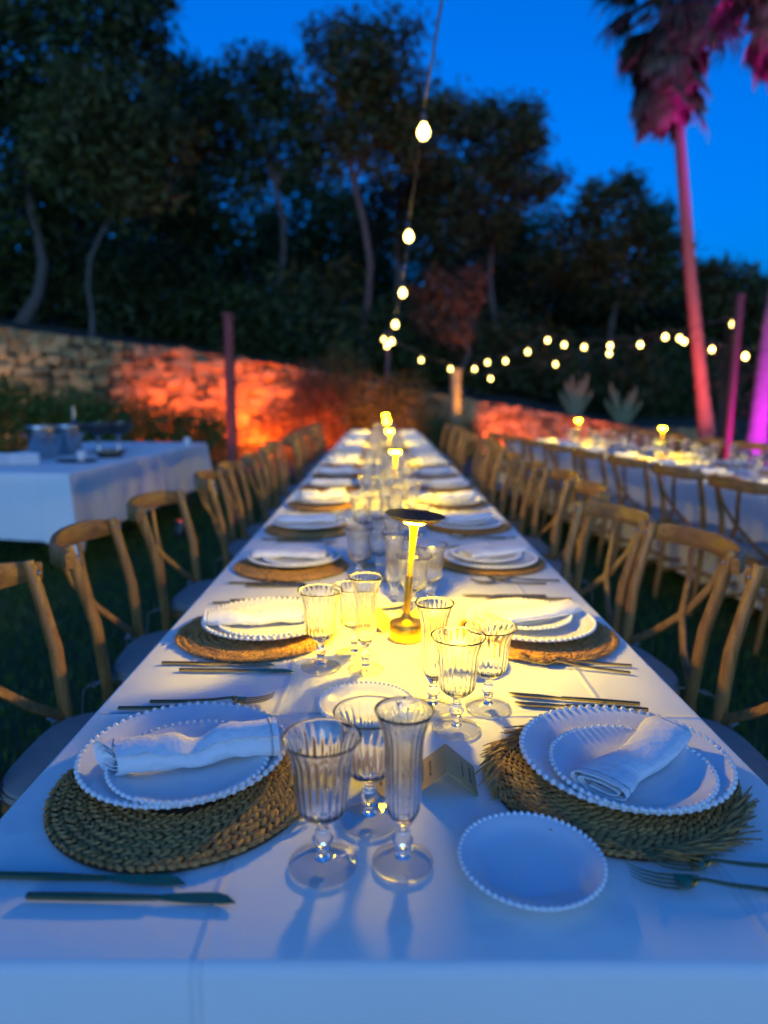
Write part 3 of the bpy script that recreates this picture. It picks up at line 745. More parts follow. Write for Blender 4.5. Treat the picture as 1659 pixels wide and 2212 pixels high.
def knife_proto(bl=.095, L=.232):
    root = empty('table_knife'); h = L - bl
    b = MB(); b.tube([(0, 0, .0032), (h * .5, 0, .0034), (h, 0, .0032)], 0, sq=[(.0034, .0030), (.0042, .0030), (.0030, .0024)], up=(0, 0, 1)); b.build('handle', M_dkbrass, root)
    k = MB(); n = 9; vs_ = []
    for i in range(n):
        t = i / (n - 1); x = h + bl * t; lo = -.0030 - .0052 * math.sin(min(1, t * 1.6) * math.pi / 2) * (1 - max(0, (t - .8) / .2) ** 2 * .3); hi = .0030 + .0045 * math.sin(t * 2.6) if t < .75 else (.0030 + .0045 * math.sin(.75 * 2.6)) * (1 - ((t - .75) / .25) ** 2) + lo * ((t - .75) / .25) ** 2
        z = .0032
        vs_ += [(x, lo, z - .0004), (x, lo, z + .0004), (x, hi, z + .0012), (x, hi, z - .0012)]
    fs = [(i * 4 + j, i * 4 + (j + 1) % 4, i * 4 + 4 + (j + 1) % 4, i * 4 + 4 + j) for i in range(n - 1) for j in range(4)] + [(0, 3, 2, 1), tuple((n - 1) * 4 + j for j in range(4))]
    k.add(vs_, fs); k.build('blade', M_dkbrass, root); return Proto(root)


def fork_proto(L=.222):
    root = empty('table_fork'); b = MB()
    b.tube([(0, 0, .0030), (.06, 0, .0040), (.11, 0, .0070), (.140, 0, .0110), (.152, 0, .0105)], 0, sq=[(.0038, .0022), (.0034, .0020), (.0026, .0018), (.0022, .0017), (.0030, .0014)], up=(0, 0, 1)); b.build('handle', M_dkbrass, root)
    k = MB(); vs_ = []; st = [(.144, .0028, .0104), (.150, .0085, .0078), (.157, .0118, .0052), (.165, .0124, .0044), (.170, .0124, .0046)]
    for (x, w, z) in st: vs_ += [(x, -w, z + .0012), (x, -w * .5, z), (x, w * .5, z), (x, w, z + .0012)]
    vs_ += [(a, bb_, c + .0013) for a, bb_, c in vs_]; n = len(st); o = n * 4
    fs = []
    for i in range(n - 1):
        for j in range(3): fs += [(i * 4 + j, i * 4 + j + 1, i * 4 + 5 + j, i * 4 + 4 + j)[::-1], (o + i * 4 + j, o + i * 4 + j + 1, o + i * 4 + 5 + j, o + i * 4 + 4 + j)]
        fs += [(i * 4, i * 4 + 4, o + i * 4 + 4, o + i * 4), (i * 4 + 3, o + i * 4 + 3, o + i * 4 + 7, i * 4 + 7)]
    k.add(vs_, fs); k.build('head', M_dkbrass, root)
    for j in range(4):
        y = (-.0111 + .0074 * j); tb = MB()
        tb.tube([(.168, y, .0052), (.188, y * .98, .0062), (.206, y * .95, .0100), (L, y * .92, .0170)], 0, sq=[(.0015, .0009), (.0014, .0009), (.0012, .0008), (.0005, .0005)], up=(0, 0, 1)); tb.build('tine', M_dkbrass, root)
    return Proto(root)


P_knife = knife_proto(); P_butter = knife_proto(.088, .231); P_fork = fork_proto()


def card_proto(seed):
    root = empty('place_card'); w, h, l, t = .043, .036, .078, .0007
    b = MB(); prof = [(-w, 0), (0, h), (w, 0), (w - t * 1.6, 0), (0, h - t * 2), (-w + t * 1.6, 0)]
    vs_ = [(x, y, z) for y in (0, l) for x, z in prof]; m = 6
    b.add(vs_, [(j, j + m, (j + 1) % m + m, (j + 1) % m) for j in range(m)] + [(0, 1, 4, 5), (1, 2, 3, 4), (6, 11, 10, 7), (7, 10, 9, 8)]); b.build('folded_sheet', M_kraft, root, flat=True)
    g = random.Random(seed); k = MB()
    for s in (-1, 1):
        for ln in range(2):
            y = .016; u0 = .012 + .014 * ln; pts = []
            while y < .060:
                u = u0 + .0035 * math.sin(y * 900 + seed) * g.uniform(.3, 1); pts.append(Vector((s * (w - u * w / math.hypot(w, h)), y, u * h / math.hypot(w, h))) + Vector((s * h, 0, w)).normalized() * .0004); y += .0026
            k.tube(pts, .00035, 4)
    k.build('handwriting', M_ink, root, ang=180); return Proto(root)


P_card = card_proto(2)


def lamp_proto(tilt):
    root = empty('table_lamp')
    b = MB(); b.lathe([(0, 0), (.037, 0), (.0385, .0012), (.0385, .0215), (.0375, .0222), (.0375, .0228), (.0385, .0235), (.0385, .038), (.0372, .0400), (.022, .0425), (.0150, .0470), (.0105, .0540), (.0088, .0600), (0, .0600)], 56); b.build('base', M_brass, root)
    Mt = Matrix.Rotation(tilt, 4, 'Y')
    s = MB(); s.lathe([(0, 0), (.0082, 0), (.0082, .088), (.0075, .0900), (0, .0900)], 28); o = s.build('stem', M_brass, root, loc=(0, 0, .058)); o.rotation_euler.y = tilt
    top = Vector((0, 0, .058)) + Mt.to_3x3() @ Vector((0, 0, .088))
    s = MB(); s.lathe([(0, 0), (.0056, 0), (.0062, .05), (.0075, .100), (.0098, .126), (.012, .133), (0, .133)], 28); o = s.build('light_stem', M_tube, root, loc=top); o.rotation_euler.y = tilt
    dz = top + Mt.to_3x3() @ Vector((0, 0, .131))
    d = MB(); d.lathe([(0, .004), (.052, .004), (.0575, .0045), (.0585, .0065), (.0660, .0085), (.0672, .0100), (.0660, .0116), (.030, .0124), (.0245, .0124), (.024, .0116), (.0150, .0116), (0, .0118)], 64); o = d.build('shade_disc', M_black, root, loc=dz); o.rotation_euler.y = tilt * 1.1
    rgs = MB(); rgs.lathe([(.0508, .0005), (.0562, .0005), (.0572, .0040), (.0508, .0040), (.0508, .0005)], 56); o = rgs.build('brass_ring', M_brass, root, loc=dz); o.rotation_euler.y = tilt * 1.1
    p = MB(); p.lathe([(.0245, .0022), (.0500, .0022)], 40); o = p.build('light_panel', M_led, root, loc=dz); o.rotation_euler.y = tilt * 1.1
    p = MB(); p.lathe([(.0120, -.0098), (.0200, -.0096), (.0235, -.0080), (.0242, .0020)], 32); o = p.build('added_glow_dome', M_dome, root, loc=dz); o.rotation_euler.y = tilt * 1.1  # added emitter around the stem top, not a part of the lamp
    return Proto(root)


P_lamp_a = lamp_proto(rad(4.2)); P_lamp = lamp_proto(rad(0.6))

# ------------------------------------------------------------------ place settings
# local frame: origin at plate centre on the table, x towards the table middle, y away along the table's axis for left settings
LAY = dict(mat=(-.005, -.040), din=(0, 0), sta=(.012, -.031), nap=(-.012, -.022), bread=(.262, .188), gob=(.217, -.207), flu=(.311, -.203), win=(.270, -.120), ka=(-.166, -.240, .231), kb=(-.104, -.270, .0), fa=(-.128, .222), fb=(-.175, .196), card=(.25, -.05))


def setting(B, side, k, table_name, first=None, simple=False, mk=0, nk=0, j=None, rz_n=0.3):
    """B: matrix of the setting on the cloth; side: which long side; k: ordinal from the near end; j: measured overrides for this setting."""
    j = j or {}
    where = f'{ORD[k]} {side} setting of the {table_name} table'
    g = random.Random(k * 7 + (1 if side == 'left' else 2) + len(table_name) * 31)
    def P(key, z=0.0, rz=0.0, jit=.006):
        x, y = j.get(key, LAY[key][:2]); r = j.get(key + '_r', rz)
        if key not in j: x += g.uniform(-jit, jit); y += g.uniform(-jit, jit)
        return B @ MX(x, y, z, r)
    gp = lambda s: f'{s} on the {table_name} table'
    ml = ('round woven straw placemat with a neat edge', 'round woven straw placemat with a heavy loose fringe', 'round woven straw placemat with a thin ragged fringe')[mk]
    P_mats[mk].put(P('mat', 0.0015, g.uniform(0, 6) if 'mat_r' not in j else j['mat_r']), f'{ml}, {where}'.replace('round woven straw', 'woven straw').replace(' with a neat edge', '').replace(' with a heavy loose fringe', '').replace(' with a thin ragged fringe', ''), 'placemat', gp('woven placemats'))
    P_dinner.put(P('din', .0095, g.uniform(0, 6)), f'large white beaded dinner plate, {where}', 'plate', gp('dinner plates'))
    P_start.put(P('sta', .0178, g.uniform(0, 6)), f'beaded starter plate stacked under the napkin, {where}', 'plate', gp('starter plates'))
    P_naps[nk].put(P('nap', .0262, rz_n + g.uniform(-.12, .12)), f'rolled white napkin lying on the plates, {where}', 'napkin', gp('rolled napkins'))
    P_goblet.put(P('gob', .0015, 0), f'clear fluted water goblet, {where}', 'glass', gp('water goblets'))
    P_flute.put(P('flu', .0015, 0), f'tall narrow fluted champagne glass, {where}', 'glass', gp('champagne flutes'))
    P_wine.put(P('win', .0015, 0), f'clear fluted wine glass, {where}', 'glass', gp('wine glasses'))
    if simple: return
    P_bread.put(P('bread', .0015, g.uniform(0, 6)), f'small white beaded side plate, {where}', 'plate', gp('side plates'))
    P_knife.put(P('ka', .002, -.02), f'dark brass dinner knife lying closest to the placemat, {where}', 'knife', gp('dinner knives'))
    P_butter.put(P('kb', .002, -.01), f'dark brass outer knife, {where}', 'knife', gp('outer knives'))
    P_fork.put(P('fa', .002, .0), f'dark brass outer fork, {where}', 'fork', gp('outer forks'))
    P_fork.put(P('fb', .002, .0), f'dark brass inner fork beside the plate, {where}', 'fork', gp('inner forks'))
    P_card.put(P('card', .0015, .3), f'folded kraft place card, {where}', 'place card', gp('place cards'))


def left_at(x, y): return MX(x, y, T, 0)
def right_at(x, y): return MX(x, y, T, math.pi)


rows = 15; pitch = .614
Lx = -.283; Rx = .357
# first pair measured off the photograph (world offsets from the plate centre; the right side is turned half way round)
def rel(x, y, cx, cy, side): return (x - cx, y - cy) if side > 0 else (cx - x, cy - y)


c = (-.2827, .9334); q = lambda x, y: rel(x, y, c[0], c[1], 1)
setting(left_at(*c), 'left', 0, 'central', mk=0, nk=0, rz_n=.30, j=dict(mat=q(-.272, .886), mat_r=-3.2, sta=q(-.270, .902), nap=q(-.262, .900), nap_r=.30, gob=q(-.066, .726), flu=q(.028, .730), win=q(-.013, .813), bread=q(-.024, 1.122), ka=q(-.449, .702), ka_r=-.035, kb=q(-.386, .669), kb_r=-.015, fa=q(-.411, 1.150), fa_r=.0, fb=q(-.458, 1.124), fb_r=-.01, card=q(-.034, .865), card_r=-.1))
c = (.357, .9253); q2 = lambda x, y: rel(x, y, c[0], c[1], -1)
setting(right_at(*c), 'right', 0, 'central', mk=1, nk=1, j=dict(mat=q2(.330, .900), mat_r=0.0, sta=q2(.3547, .8897), nap=q2(.372, .902), nap_r=.78, gob=q2(.127, 1.058), flu=q2(.094, 1.137), win=q2(.192, 1.138), bread=q2(.1775, .7181), ka=q2(.466, 1.148), ka_r=-.17, kb=q2(.472, 1.125), kb_r=-.10, fa=q2(.505, .672), fa_r=-.11, fb=q2(.535, .716), fb_r=-.03, card=q2(.098, .945), card_r=-.05))
c = (-.2673, 1.5359); q = lambda x, y: rel(x, y, c[0], c[1], 1)
setting(left_at(*c), 'left', 1, 'central', mk=2, nk=2, j=dict(mat=q(-.283, 1.510), nap_r=.16, gob=q(-.120, 1.316), flu=q(-.029, 1.308), win=q(-.055, 1.387), bread=q(-.002, 1.752), ka=q(-.446, 1.327), kb=q(-.400, 1.292), card=q(-.03, 1.53), card_r=-.35))
c = (.3522, 1.5405); q2 = lambda x, y: rel(x, y, c[0], c[1], -1)
setting(right_at(*c), 'right', 1, 'central', mk=2, nk=1, j=dict(mat=q2(.362, 1.511), nap=q2(.365, 1.545), nap_r=.45, fa=q2(.50, 1.288), fa_r=-.28, fb=q2(.515, 1.325), fb_r=-.12, bread=q2(.172, 1.345), card=q2(.085, 1.60), card_r=.2))
for k in range(2, rows):
    y = .938 + pitch * k
    setting(left_at(Lx + R.uniform(-.008, .012), y + R.uniform(-.02, .02)), 'left', k, 'central', mk=(2, 0, 0)[k % 3], nk=(2, 0, 1)[k % 3], rz_n=R.uniform(.02, .22))
    setting(right_at(Rx + R.uniform(-.008, .008), y + .005 + R.uniform(-.02, .02)), 'right', k, 'central', mk=(0, 2, 0)[k % 3], nk=(1, 2, 1)[k % 3], rz_n=R.uniform(.2, .6))
RTM = Matrix.Translation(RT_O) @ Matrix.Rotation(RT_A, 4, 'Z')
for k in range(8):
    y = .15 + pitch * k
    setting(RTM @ MX(-.31, y, T, 0), 'left', k, 'second', simple=True, mk=0, nk=2, rz_n=R.uniform(0, .3))
    setting(RTM @ MX(.31, y, T, math.pi), 'right', k, 'second', simple=True, mk=0, nk=1, rz_n=R.uniform(0, .4))

P_lamp_a.put(MX(.059, 1.486, T + .0015), 'brass table lamp with tilted black disc shade, nearest one on the central table', 'lamp', 'brass table lamps')
for i, y in enumerate([3.335, 5.18, 7.02, 8.87]):
    P_lamp.put(MX(.06 + R.uniform(-.01, .01), y, T + .0015, R.uniform(-1, 1)), f'brass table lamp with black disc, {ORD[i + 1]} from the near end, central table', 'lamp', 'brass table lamps')
for i, y in enumerate([.75, 2.55, 4.3]):
    P_lamp.put(RTM @ MX(0, y, T + .0015, R.uniform(-1, 1)), f'brass table lamp with black disc, {ORD[i]} from the near end, second table', 'lamp', 'brass table lamps')

# ------------------------------------------------------------------ cross back chairs
def chair_proto():
    root = empty('cross_back_chair')
    def part(nm, b, m, par=root, ang=50): return b.build(nm, m, par, ang)
    zt = .885
    for s in (-1, 1):
        b = MB(); b.tube([(s * .185, -.235, 0), (s * .188, -.205, .25), (s * .192, -.195, .46), (s * .200, -.215, .66), (s * .207, -.250, .80), (s * .210, -.272, zt)], [.014, .0165, .0175, .0172, .0162, .0150], 12)
        po = part('back_post', b, M_wood)
        rv = MB(); rv.ball((s * .210, -.246, .855), (.0055, .004, .0055), 8, 5); part('rivet', rv, M_steel, po)
        b = MB(); b.tube([(s * .190, .185, 0), (s * .192, .182, .22), (s * .195, .175, .438)], [.014, .017, .019], 12); part('front_leg', b, M_wood)
        b = MB(); b.tube([(s * .188, -.205, .20), (s * .192, .178, .20)], .0105, 10); part('side_stretcher', b, M_wood)
    b = MB(); b.tube([(-.19, -.01, .20), (0, -.01, .203), (.19, -.01, .20)], .0105, 10); part('cross_stretcher', b, M_wood)
    # bowed top rail
    pts = []; sq = []
    for i in range(15):
        t = i / 14 * 2 - 1; pts.append((t * .245, -.292 - .062 * (1 - t * t) + .035 * max(0, abs(t) - .80) / .2, .852 + .010 * (1 - t * t))); hgt = .031 * (1 - .30 * max(0, abs(t) - .75) / .25); sq.append((.0105, hgt))
    b = MB(); b.tube(pts, 0, sq=sq, up=(0, 0, 1)); part('top_rail', b, M_wood2)
    for s in (-1, 1):
        b = MB(); b.tube([(s * .085, -.340, .828), (s * .055, -.318, .74), (s * .0, -.275 + s * .006, .645), (-s * .09, -.232 + s * .004, .555), (-s * .178, -.200, .490)], 0, sq=(.0125, .0045), up=(0, 1, .3)); part('cross_slat', b, M_wood)
    # seat frame: rounded trapezoid slab
    prof = []
    for i in range(40):
        a = TAU * i / 40; cx = math.copysign(abs(math.cos(a)) ** .55, math.cos(a)); sy = math.copysign(abs(math.sin(a)) ** .55, math.sin(a)); prof.append((cx * (.212 + .012 * sy), sy * .208 - .005))
    def slab(z0, z1, sc, rnd):
        b = MB(); rings = [(z0, sc - rnd), (z0 + rnd * .5, sc), (z1 - rnd * .6, sc), (z1 - rnd * .15, sc - rnd * .6), (z1, sc - rnd * 2.2)]
        vs_ = [(x * (f), y * (f), z) for z, f in rings for x, y in prof] + [(0, 0, z1 + (.012 if z1 > .49 else 0))]; m = 40
        fs = [(i * m + j, i * m + (j + 1) % m, (i + 1) * m + (j + 1) % m, (i + 1) * m + j) for i in range(len(rings) - 1) for j in range(m)] + [tuple(reversed(range(m)))] + [((len(rings) - 1) * m + j, (len(rings) - 1) * m + (j + 1) % m, len(vs_) - 1) for j in range(m)]
        return b.add(vs_, fs)
    part('seat', slab(.436, .466, 1.0, .02), M_wood)
    cu = part('cushion', slab(.4665, .502, .985, .045), M_cush)
    for s in (-1, 1):
        tb = MB(); tb.tube([(s * .165, -.175, .480), (s * .20, -.205, .492), (s * .216, -.225, .480), (s * .195, -.245, .474), (s * .170, -.215, .478)], 0, sq=(.006, .0012), up=(0, 0, 1))
        tb.tube([(s * .205, -.225, .486), (s * .228, -.25, .475), (s * .236, -.255, .40)], 0, sq=(.006, .001), up=(0, 1, 0)); part('cushion_tie', tb, M_cush, cu)
    return Proto(root)


P_chair = chair_proto()


def chair(x, y, rz, label, group): P_chair.put(MX(x, y, .001, rz), label, 'chair', group)


# left of the central table: facing +x
ly = [.93, 1.45, 2.06, 2.70, 3.56, 4.02, 4.62, 5.24, 5.85, 6.46, 7.08, 7.69, 8.30, 8.92, 9.53]
for i, y in enumerate(ly):
    r = {1: .02, 2: .10, 3: -.06, 4: .12}.get(i, R.uniform(-.13, .13)); dx = {0: -.62, 1: -.600, 2: -.605, 3: -.615, 4: -.60}.get(i, -.59 + R.uniform(-.045, .04))
    if i == 0: continue
    chair(dx, y, -math.pi / 2 + r, f'cross back wooden chair, {ORD[i - 1]} in the row left of the central table', 'chairs along the central table')
ry = [.85, 1.44, 1.97, 2.40, 3.13, 3.65, 4.15, 4.75, 5.30, 5.85, 6.46, 7.08, 7.69, 8.30, 8.92, 9.53]
for i, y in enumerate(ry):
    if i == 0: continue
    r = {1: -.02, 2: .13, 3: .22, 4: .05}.get(i, R.uniform(-.13, .13)); dx = {1: .665, 2: .655, 3: .575, 4: .67}.get(i, .65 + R.uniform(-.04, .045))
    chair(dx, y, math.pi / 2 + r, f'cross back wooden chair, {ORD[i - 1]} in the row right of the central table', 'chairs along the central table')
for k in range(9):
    for s, nm in ((-1, 'left'), (1, 'right')):
        Mc = RTM @ MX(s * .60, -.35 + .60 * k if s < 0 else .15 + .614 * k, .001, -s * -1 * math.pi / 2 + R.uniform(-.06, .06))
        P_chair.put(Mc, f'cross back wooden chair, {ORD[k]} in the row {nm} of the second table', 'chair', 'chairs along the second table')

# ------------------------------------------------------------------ buffet table items
SVM = Matrix.Translation(SV_O + Vector((0, 0, T + .003))) @ Matrix.Rotation(SV_A, 4, 'Z')


def sv(px, py, Y): p = at(px, py, Y); return (p.x, Y, T + .003)


def bucket(px, py, Y, r, h, label):
    root = empty('ice_bucket', sv(px, py, Y)); tag(root, label, 'ice bucket')
    b = MB(); b.lathe([(0, 0), (r * .82, 0), (r * .86, .006), (r * .97, h - .01), (r * .94, h - .01), (r * .82, .012), (0, .012)], 32); b.build('body', M_steel, root)
    b = MB(); b.lathe([(r * .93, h - .012), (r * 1.04, h - .012), (r * 1.06, h), (r * 1.03, h + .008), (r * .93, h + .004), (r * .93, h - .012)], 32); b.build('rim', M_steel, root)
    for s in (-1, 1):
        b = MB(); b.tube([(s * r * .95, -.03, h * .72), (s * r * 1.22, -.02, h * .70), (s * r * 1.22, .02, h * .70), (s * r * .95, .03, h * .72)], .006, 8); b.build('handle', M_steel, root)
    return root


bucket(92, 985, 5.75, .115, .26, 'steel ice bucket on the buffet table, leftmost of the vessels')
bucket(150, 982, 6.15, .12, .25, 'steel ice bucket holding a dark bottle on the buffet table')
root = empty('wine_bottle', sv(165, 982, 6.15)); root.location.z += .015; tag(root, 'dark bottle neck standing up out of the second ice bucket', 'bottle')
b = MB(); b.lathe([(0, 0), (.034, 0), (.036, .004), (.036, .19), (.030, .235), (.016, .275), (.0135, .30), (.0135, .385), (.0155, .385), (.0155, .40), (0, .40)], 24); b.build('body', mat('bottle_glass', (.03, .045, .05), .12, coat=.4), root)
b = MB(); b.lathe([(.0142, .30), (.0142, .383), (.0160, .383), (.0160, .402), (0, .402)], 24); b.build('foil', M_steel, root)
for (px, Y, lb) in ((215, 6.3, 'dark round bowl on a stand on the buffet table, beside the bottle bucket'), (258, 6.45, 'dark round bowl on a stand on the buffet table, rightmost of the vessels')):
    root = empty('pedestal_bowl', sv(px, 982, Y)); tag(root, lb, 'bowl', 'dark bowls on the buffet table')
    b = MB(); b.lathe([(0, .16), (.03, .155), (.10, .19), (.135, .245), (.145, .262), (.138, .262), (.095, .20), (0, .17)], 36); b.build('bowl', M_dark, root)
    b = MB(); b.lathe([(.139, .258), (.149, .258), (.151, .266), (.139, .266), (.139, .258)], 36); b.build('rim', M_steel, root)
    b = MB(); b.lathe([(0, 0), (.075, 0), (.075, .008), (.02, .02), (.014, .05), (.014, .13), (.03, .155), (0, .157)], 28); b.build('stand', M_steel, root)
root = empty('serving_tray', sv(165, 992, 5.45)); tag(root, 'flat dark oval tray on the buffet table holding a white candle jar', 'tray')
b = MB(); b.lathe([(0, 0), (.15, 0), (.165, .012), (.160, .014), (.148, .005), (0, .005)], 36); b.build('tray_dish', M_dark, root); root.scale = (1, .7, 1)
for (px, py, Y, z, lb) in ((176, 985, 5.45, .008, 'white candle jar standing on the dark oval tray'), (405, 955, 7.3, 0, 'small pale candle jar at the far corner of the buffet table')):
    p = sv(px, py, Y); root = empty('candle_jar', (p[0], p[1], p[2] + z)); tag(root, lb, 'candle', 'candle jars on the buffet table')
    b = MB(); b.lathe([(0, 0), (.032, 0), (.034, .004), (.036, .075), (.033, .075), (.031, .058), (0, .058)], 24); b.build('jar', M_plate, root)
    b = MB(); b.tube([(0, 0, .057), (.002, 0, .070)], .0012, 6); b.build('wick', M_dark, root)
root = empty('bread_basket', sv(238, 985, 5.85)); tag(root, 'dark shallow dish with pale bread rolls in front of the bowls', 'dish')
b = MB(); b.lathe([(0, 0), (.09, 0), (.12, .05), (.115, .05), (.088, .006), (0, .006)], 28); b.build('basket', M_dark, root)
for i in range(4):
    b = MB(); b.ball((.055 * math.cos(i * 1.6), .055 * math.sin(i * 1.6), .042), (.042, .032, .028), 10, 7); b.build('bread_roll', M_bread, root)
for i in range(9):
    k, l = i % 3, i // 3
    p = sv(-25 + 34 * k, 1003, 5.15)
    P_naps[1].put(MX(p[0], p[1] + .02 * k, T + .003 + .029 * l, .3 + .1 * k), f'rolled white napkin in the buffet stack, {("bottom", "middle", "top")[l]} layer, {ORD[k]} from the frame edge', 'napkin', 'napkins stacked on the buffet table')

# ------------------------------------------------------------------ posts, string lights, uplights
def post(px, Y, top_py, r, label, m=M_post):
    p = at(px, top_py, Y); root = empty('wooden_post', (p.x, Y, 0)); tag(root, label, 'post', None)
    b = MB(); b.tube([(0, 0, -.03), (0, 0, p.z * .5), (0, 0, p.z)], [r, r * .98, r * .96], 18); b.build('shaft', m, root)
    b = MB(); b.lathe([(0, p.z + .001), (r * 1.12, p.z + .001), (r * 1.12, p.z + .02), (r * .6, p.z + .03), (0, p.z + .03)], 18); b.build('cap', m, root)
    return Vector((p.x, Y, p.z))


A_left = post(493, 6.6, 682, .050, 'dark red brown post rising behind the left row of chairs')
A_mid = post(985, 14.3, 800, .115, 'short post glowing orange beyond the end of the central table', mat('pale_post', (.42, .30, .16), .7, var=(.32, .22, .11), scale=5))
A_right = post(1598, 9.2, 640, .060, 'tall crimson lit post behind the second table')
A_far = at(838, 712, 14.0)
post(838, 14.0, 716, .05, 'thin dark post carrying the far end of the overhead bulbs', M_dark)


def bulb_mesh(r):
    b = MB(); b.lathe([(0, -r * 1.25), (r * .55, -r * 1.1), (r * .95, -r * .55), (r, 0), (r * .85, r * .55), (r * .5, r * 1.05), (r * .42, r * 1.3), (0, r * 1.3)], 16); return b.mesh('glass_globe', M_bulb, ang=180)


def socket_mesh(r):
    b = MB(); b.lathe([(0, r * 1.3), (r * .46, r * 1.3), (r * .5, r * 1.4), (r * .5, r * 2.6), (r * .2, r * 2.9), (r * .12, r * 3.6), (0, r * 3.6)], 12); return b.mesh('socket', M_cable)


BULB, SOCK = bulb_mesh(.033), socket_mesh(.033)
BULB2, SOCK2 = bulb_mesh(.030), socket_mesh(.030)


def string(label, pts, ends, big, desc):
    """pts: bulb centres in order; the cable hangs just above them and ends at the given anchors."""
    r = .033 if big else .030; root = empty('string_light_cable', pts[0]); tag(root, label, 'cable'); o = Vector(pts[0])
    P = ([Vector(ends[0])] if ends[0] is not None else []) + [Vector(p) + Vector((0, 0, r * 3.5)) for p in pts] + ([Vector(ends[1])] if ends[1] is not None else [])
    Q = []
    for a, c_ in zip(P[:-1], P[1:]):
        n = 6; L_ = (c_ - a).length
        for i in range(n): t = i / n; Q.append(a.lerp(c_, t) - o + Vector((0, 0, -.03 * L_ * 4 * t * (1 - t) * .4)))
    Q.append(P[-1] - o); b = MB(); b.tube(Q, .0055, 6); b.build('cable', M_cable, root)
    for i, p in enumerate(pts):
        u = empty('hanging_bulb', p); tag(u, f'glowing round bulb, {ORD[i]} {desc}', 'light bulb', 'glowing bulbs on the string lights'); link('glass_globe', BULB if big else BULB2, u); link('socket', SOCK if big else SOCK2, u)


ya = [at(*p) for p in [(915, 285, 4.0), (883, 511, 5.6), (870, 633, 7.3), (854, 701, 9.0), (846, 738, 10.8), (836, 747, 12.4)]]
string('string light cable running overhead above the central table', ya, (Vector((.30, -1.5, 3.3)), A_far), True, 'bulb from the camera on the string above the central table')
yb = [at(*p) for p in [(829, 733, 13.9), (910, 778, 14.1), (973, 797, 14.2)]]
string('sagging string light cable between the far thin post and the orange post', yb, (A_far, A_mid + Vector((0, 0, .02))), False, 'on the short string leading to the orange post')
yc = [at(*p) for p in [(1025, 797, 13.8), (1053, 783, 13.4), (1092, 780, 13.0), (1140, 760, 12.6), (1183, 735, 12.2), (1219, 745, 11.8), (1262, 750, 11.4), (1318, 747, 11.0), (1383, 745, 10.5), (1437, 728, 10.1), (1468, 731, 9.8), (1583, 700, 9.3)]]
string('long string light cable rising from the orange post to the crimson post', yc, (A_mid + Vector((0, 0, .03)), A_right), False, 'along the upper string between orange and crimson posts')
yd = [at(*p) for p in [(1060, 818, 14.6), (1200, 787, 13.2), (1316, 764, 12.2), (1478, 738, 10.8), (1538, 755, 10.0), (1610, 770, 8.6)]]
string('lower string light cable crossing in front of the dark trees', yd, (A_mid + Vector((.05, .1, -.05)), at(1720, 760, 8.0)), False, 'along the lower string in front of the dark trees')


def uplight(pos, target, col, power, size, blend, label, lampr=.06):
    d = Vector(target) - Vector(pos); root = empty('garden_uplight', pos); tag(root, label, 'uplight')
    q = d.to_track_quat('Z', 'X'); M = q.to_matrix()
    b = MB(); b.tube([M @ Vector((0, 0, -.08)), M @ Vector((0, 0, .03))], [.05, .062], 16, cap=True); b.build('housing', M_dark, root)
    b = MB(); b.tube([(0, 0, -pos[2]), (0, 0, -.02)], .012, 8); b.build('spike', M_dark, root)
    b = MB(); b.add([M @ Vector((.052 * math.cos(TAU * i / 20), .052 * math.sin(TAU * i / 20), .033)) for i in range(20)], [tuple(range(20))]); b.build('lens', emit_mat('uplight_lens', col, 4.0), root)
    l = bpy.data.lights.new('uplight_lamp', 'SPOT'); l.energy = power; l.color = col; l.spot_size = rad(size); l.spot_blend = blend; l.shadow_soft_size = lampr
    lo = bpy.data.objects.new('uplight_lamp', l); COL.objects.link(lo); lo.parent = root; lo.location = M @ Vector((0, 0, .05)); lo.rotation_euler = d.to_track_quat('-Z', 'Y').to_euler()


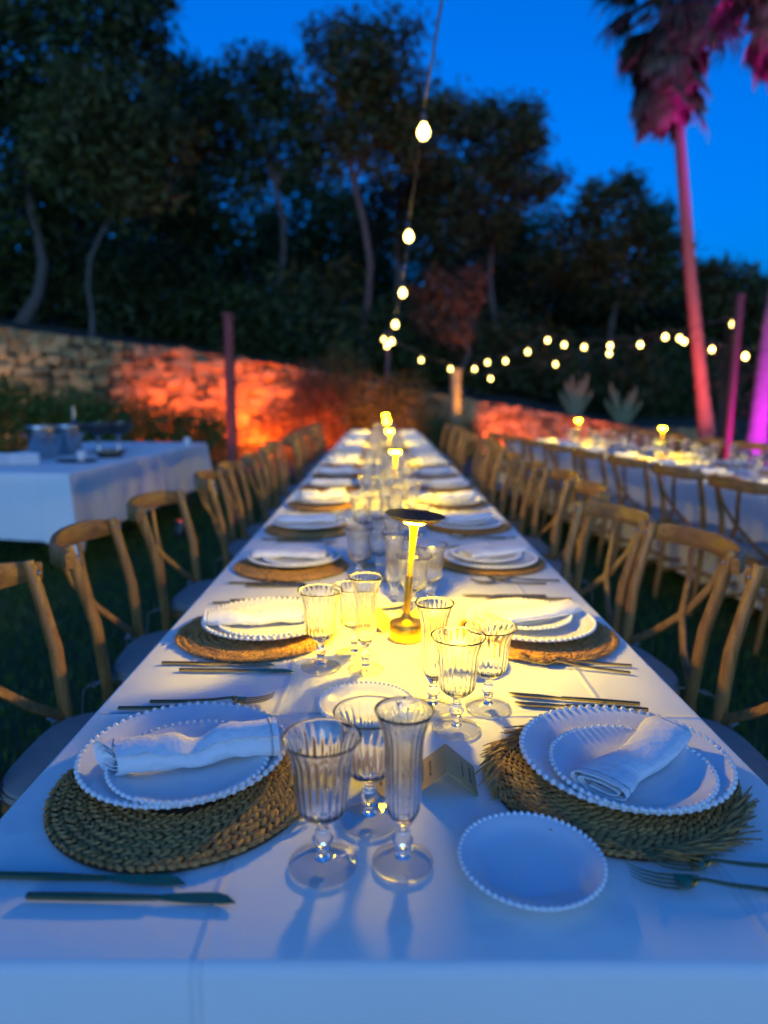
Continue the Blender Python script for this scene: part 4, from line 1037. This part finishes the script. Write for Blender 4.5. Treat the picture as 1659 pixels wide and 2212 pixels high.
ORG = (1.0, .125, .0)
uplight((-3.7, 11.0, .25), (-3.7, 12.4, .80), ORG, 308, 95, .9, 'small black uplight washing the left part of the orange wall')
uplight((-2.0, 11.7, .25), (-2.2, 13.0, .70), ORG, 487, 100, .9, 'small black uplight washing the middle of the orange wall')
uplight((-1.1, 11.3, .2), (-1.0, 12.9, .8), ORG, 300, 70, .9, 'small black uplight in front of the dry orange shrub')
uplight((.15, 11.3, .15), (.1, 13.0, .85), (1.0, .20, .0), 330, 58, .9, 'small black uplight in front of the shrubs behind the table end')
uplight((2.7, 14.4, .2), (3.0, 15.9, .45), (1.0, .14, .03), 190, 100, .9, 'small black uplight on the low red wall near the orange post')
uplight((5.0, 15.3, .2), (5.2, 16.9, .35), (1.0, .14, .04), 120, 100, .9, 'small black uplight on the low red wall near the palm')
uplight((2.25, 13.5, .5), (1.56, 14.3, 1.45), (1.0, .42, .01), 110, 50, .8, 'small black uplight at the foot of the orange post')
uplight((2.0, 16.9, 1.4), (2.2, 18.5, 4.0), (1.0, .34, .17), 60, 70, .9, 'small black uplight under the reddish brown tree')
uplight((6.3, 12.9, .15), (6.9, 15.0, 3.6), (1.0, .08, .07), 720, 115, 1.0, 'pink uplight at the foot of the tall palm')
uplight((5.25, 8.6, .15), (5.5, 10.0, 1.9), (.50, .0, 1.0), 400, 125, 1.0, 'magenta uplight at the foot of the right edge palm')
uplight((8.6, 13.2, .15), (6.75, 15.0, 8.8), (.85, .0, 1.0), 4200, 34, .8, 'magenta uplight aimed at the crown of the tall palm')
uplight((6.5, 8.6, .15), (6.1, 10.2, 7.2), (1.0, .02, .80), 2200, 45, .8, 'pink uplight aimed at the crown of the right edge palm')
uplight((5.0, 8.3, .15), (4.9, 9.3, 1.2), (1.0, .0, .08), 65, 110, 1.0, 'crimson uplight at the foot of the crimson post')
uplight((-1.75, 5.9, .15), (-1.47, 6.6, 1.8), (1.0, .10, .05), 26, 60, .8, 'red uplight in front of the dark red post')
uplight((-6.2, 10.3, .3), (-6.4, 11.5, 1.4), (1.0, .60, .52), 52, 130, .9, 'added warm fill light between the hedge and the stone wall')  # added fill light: warms this wall end against the blue sky
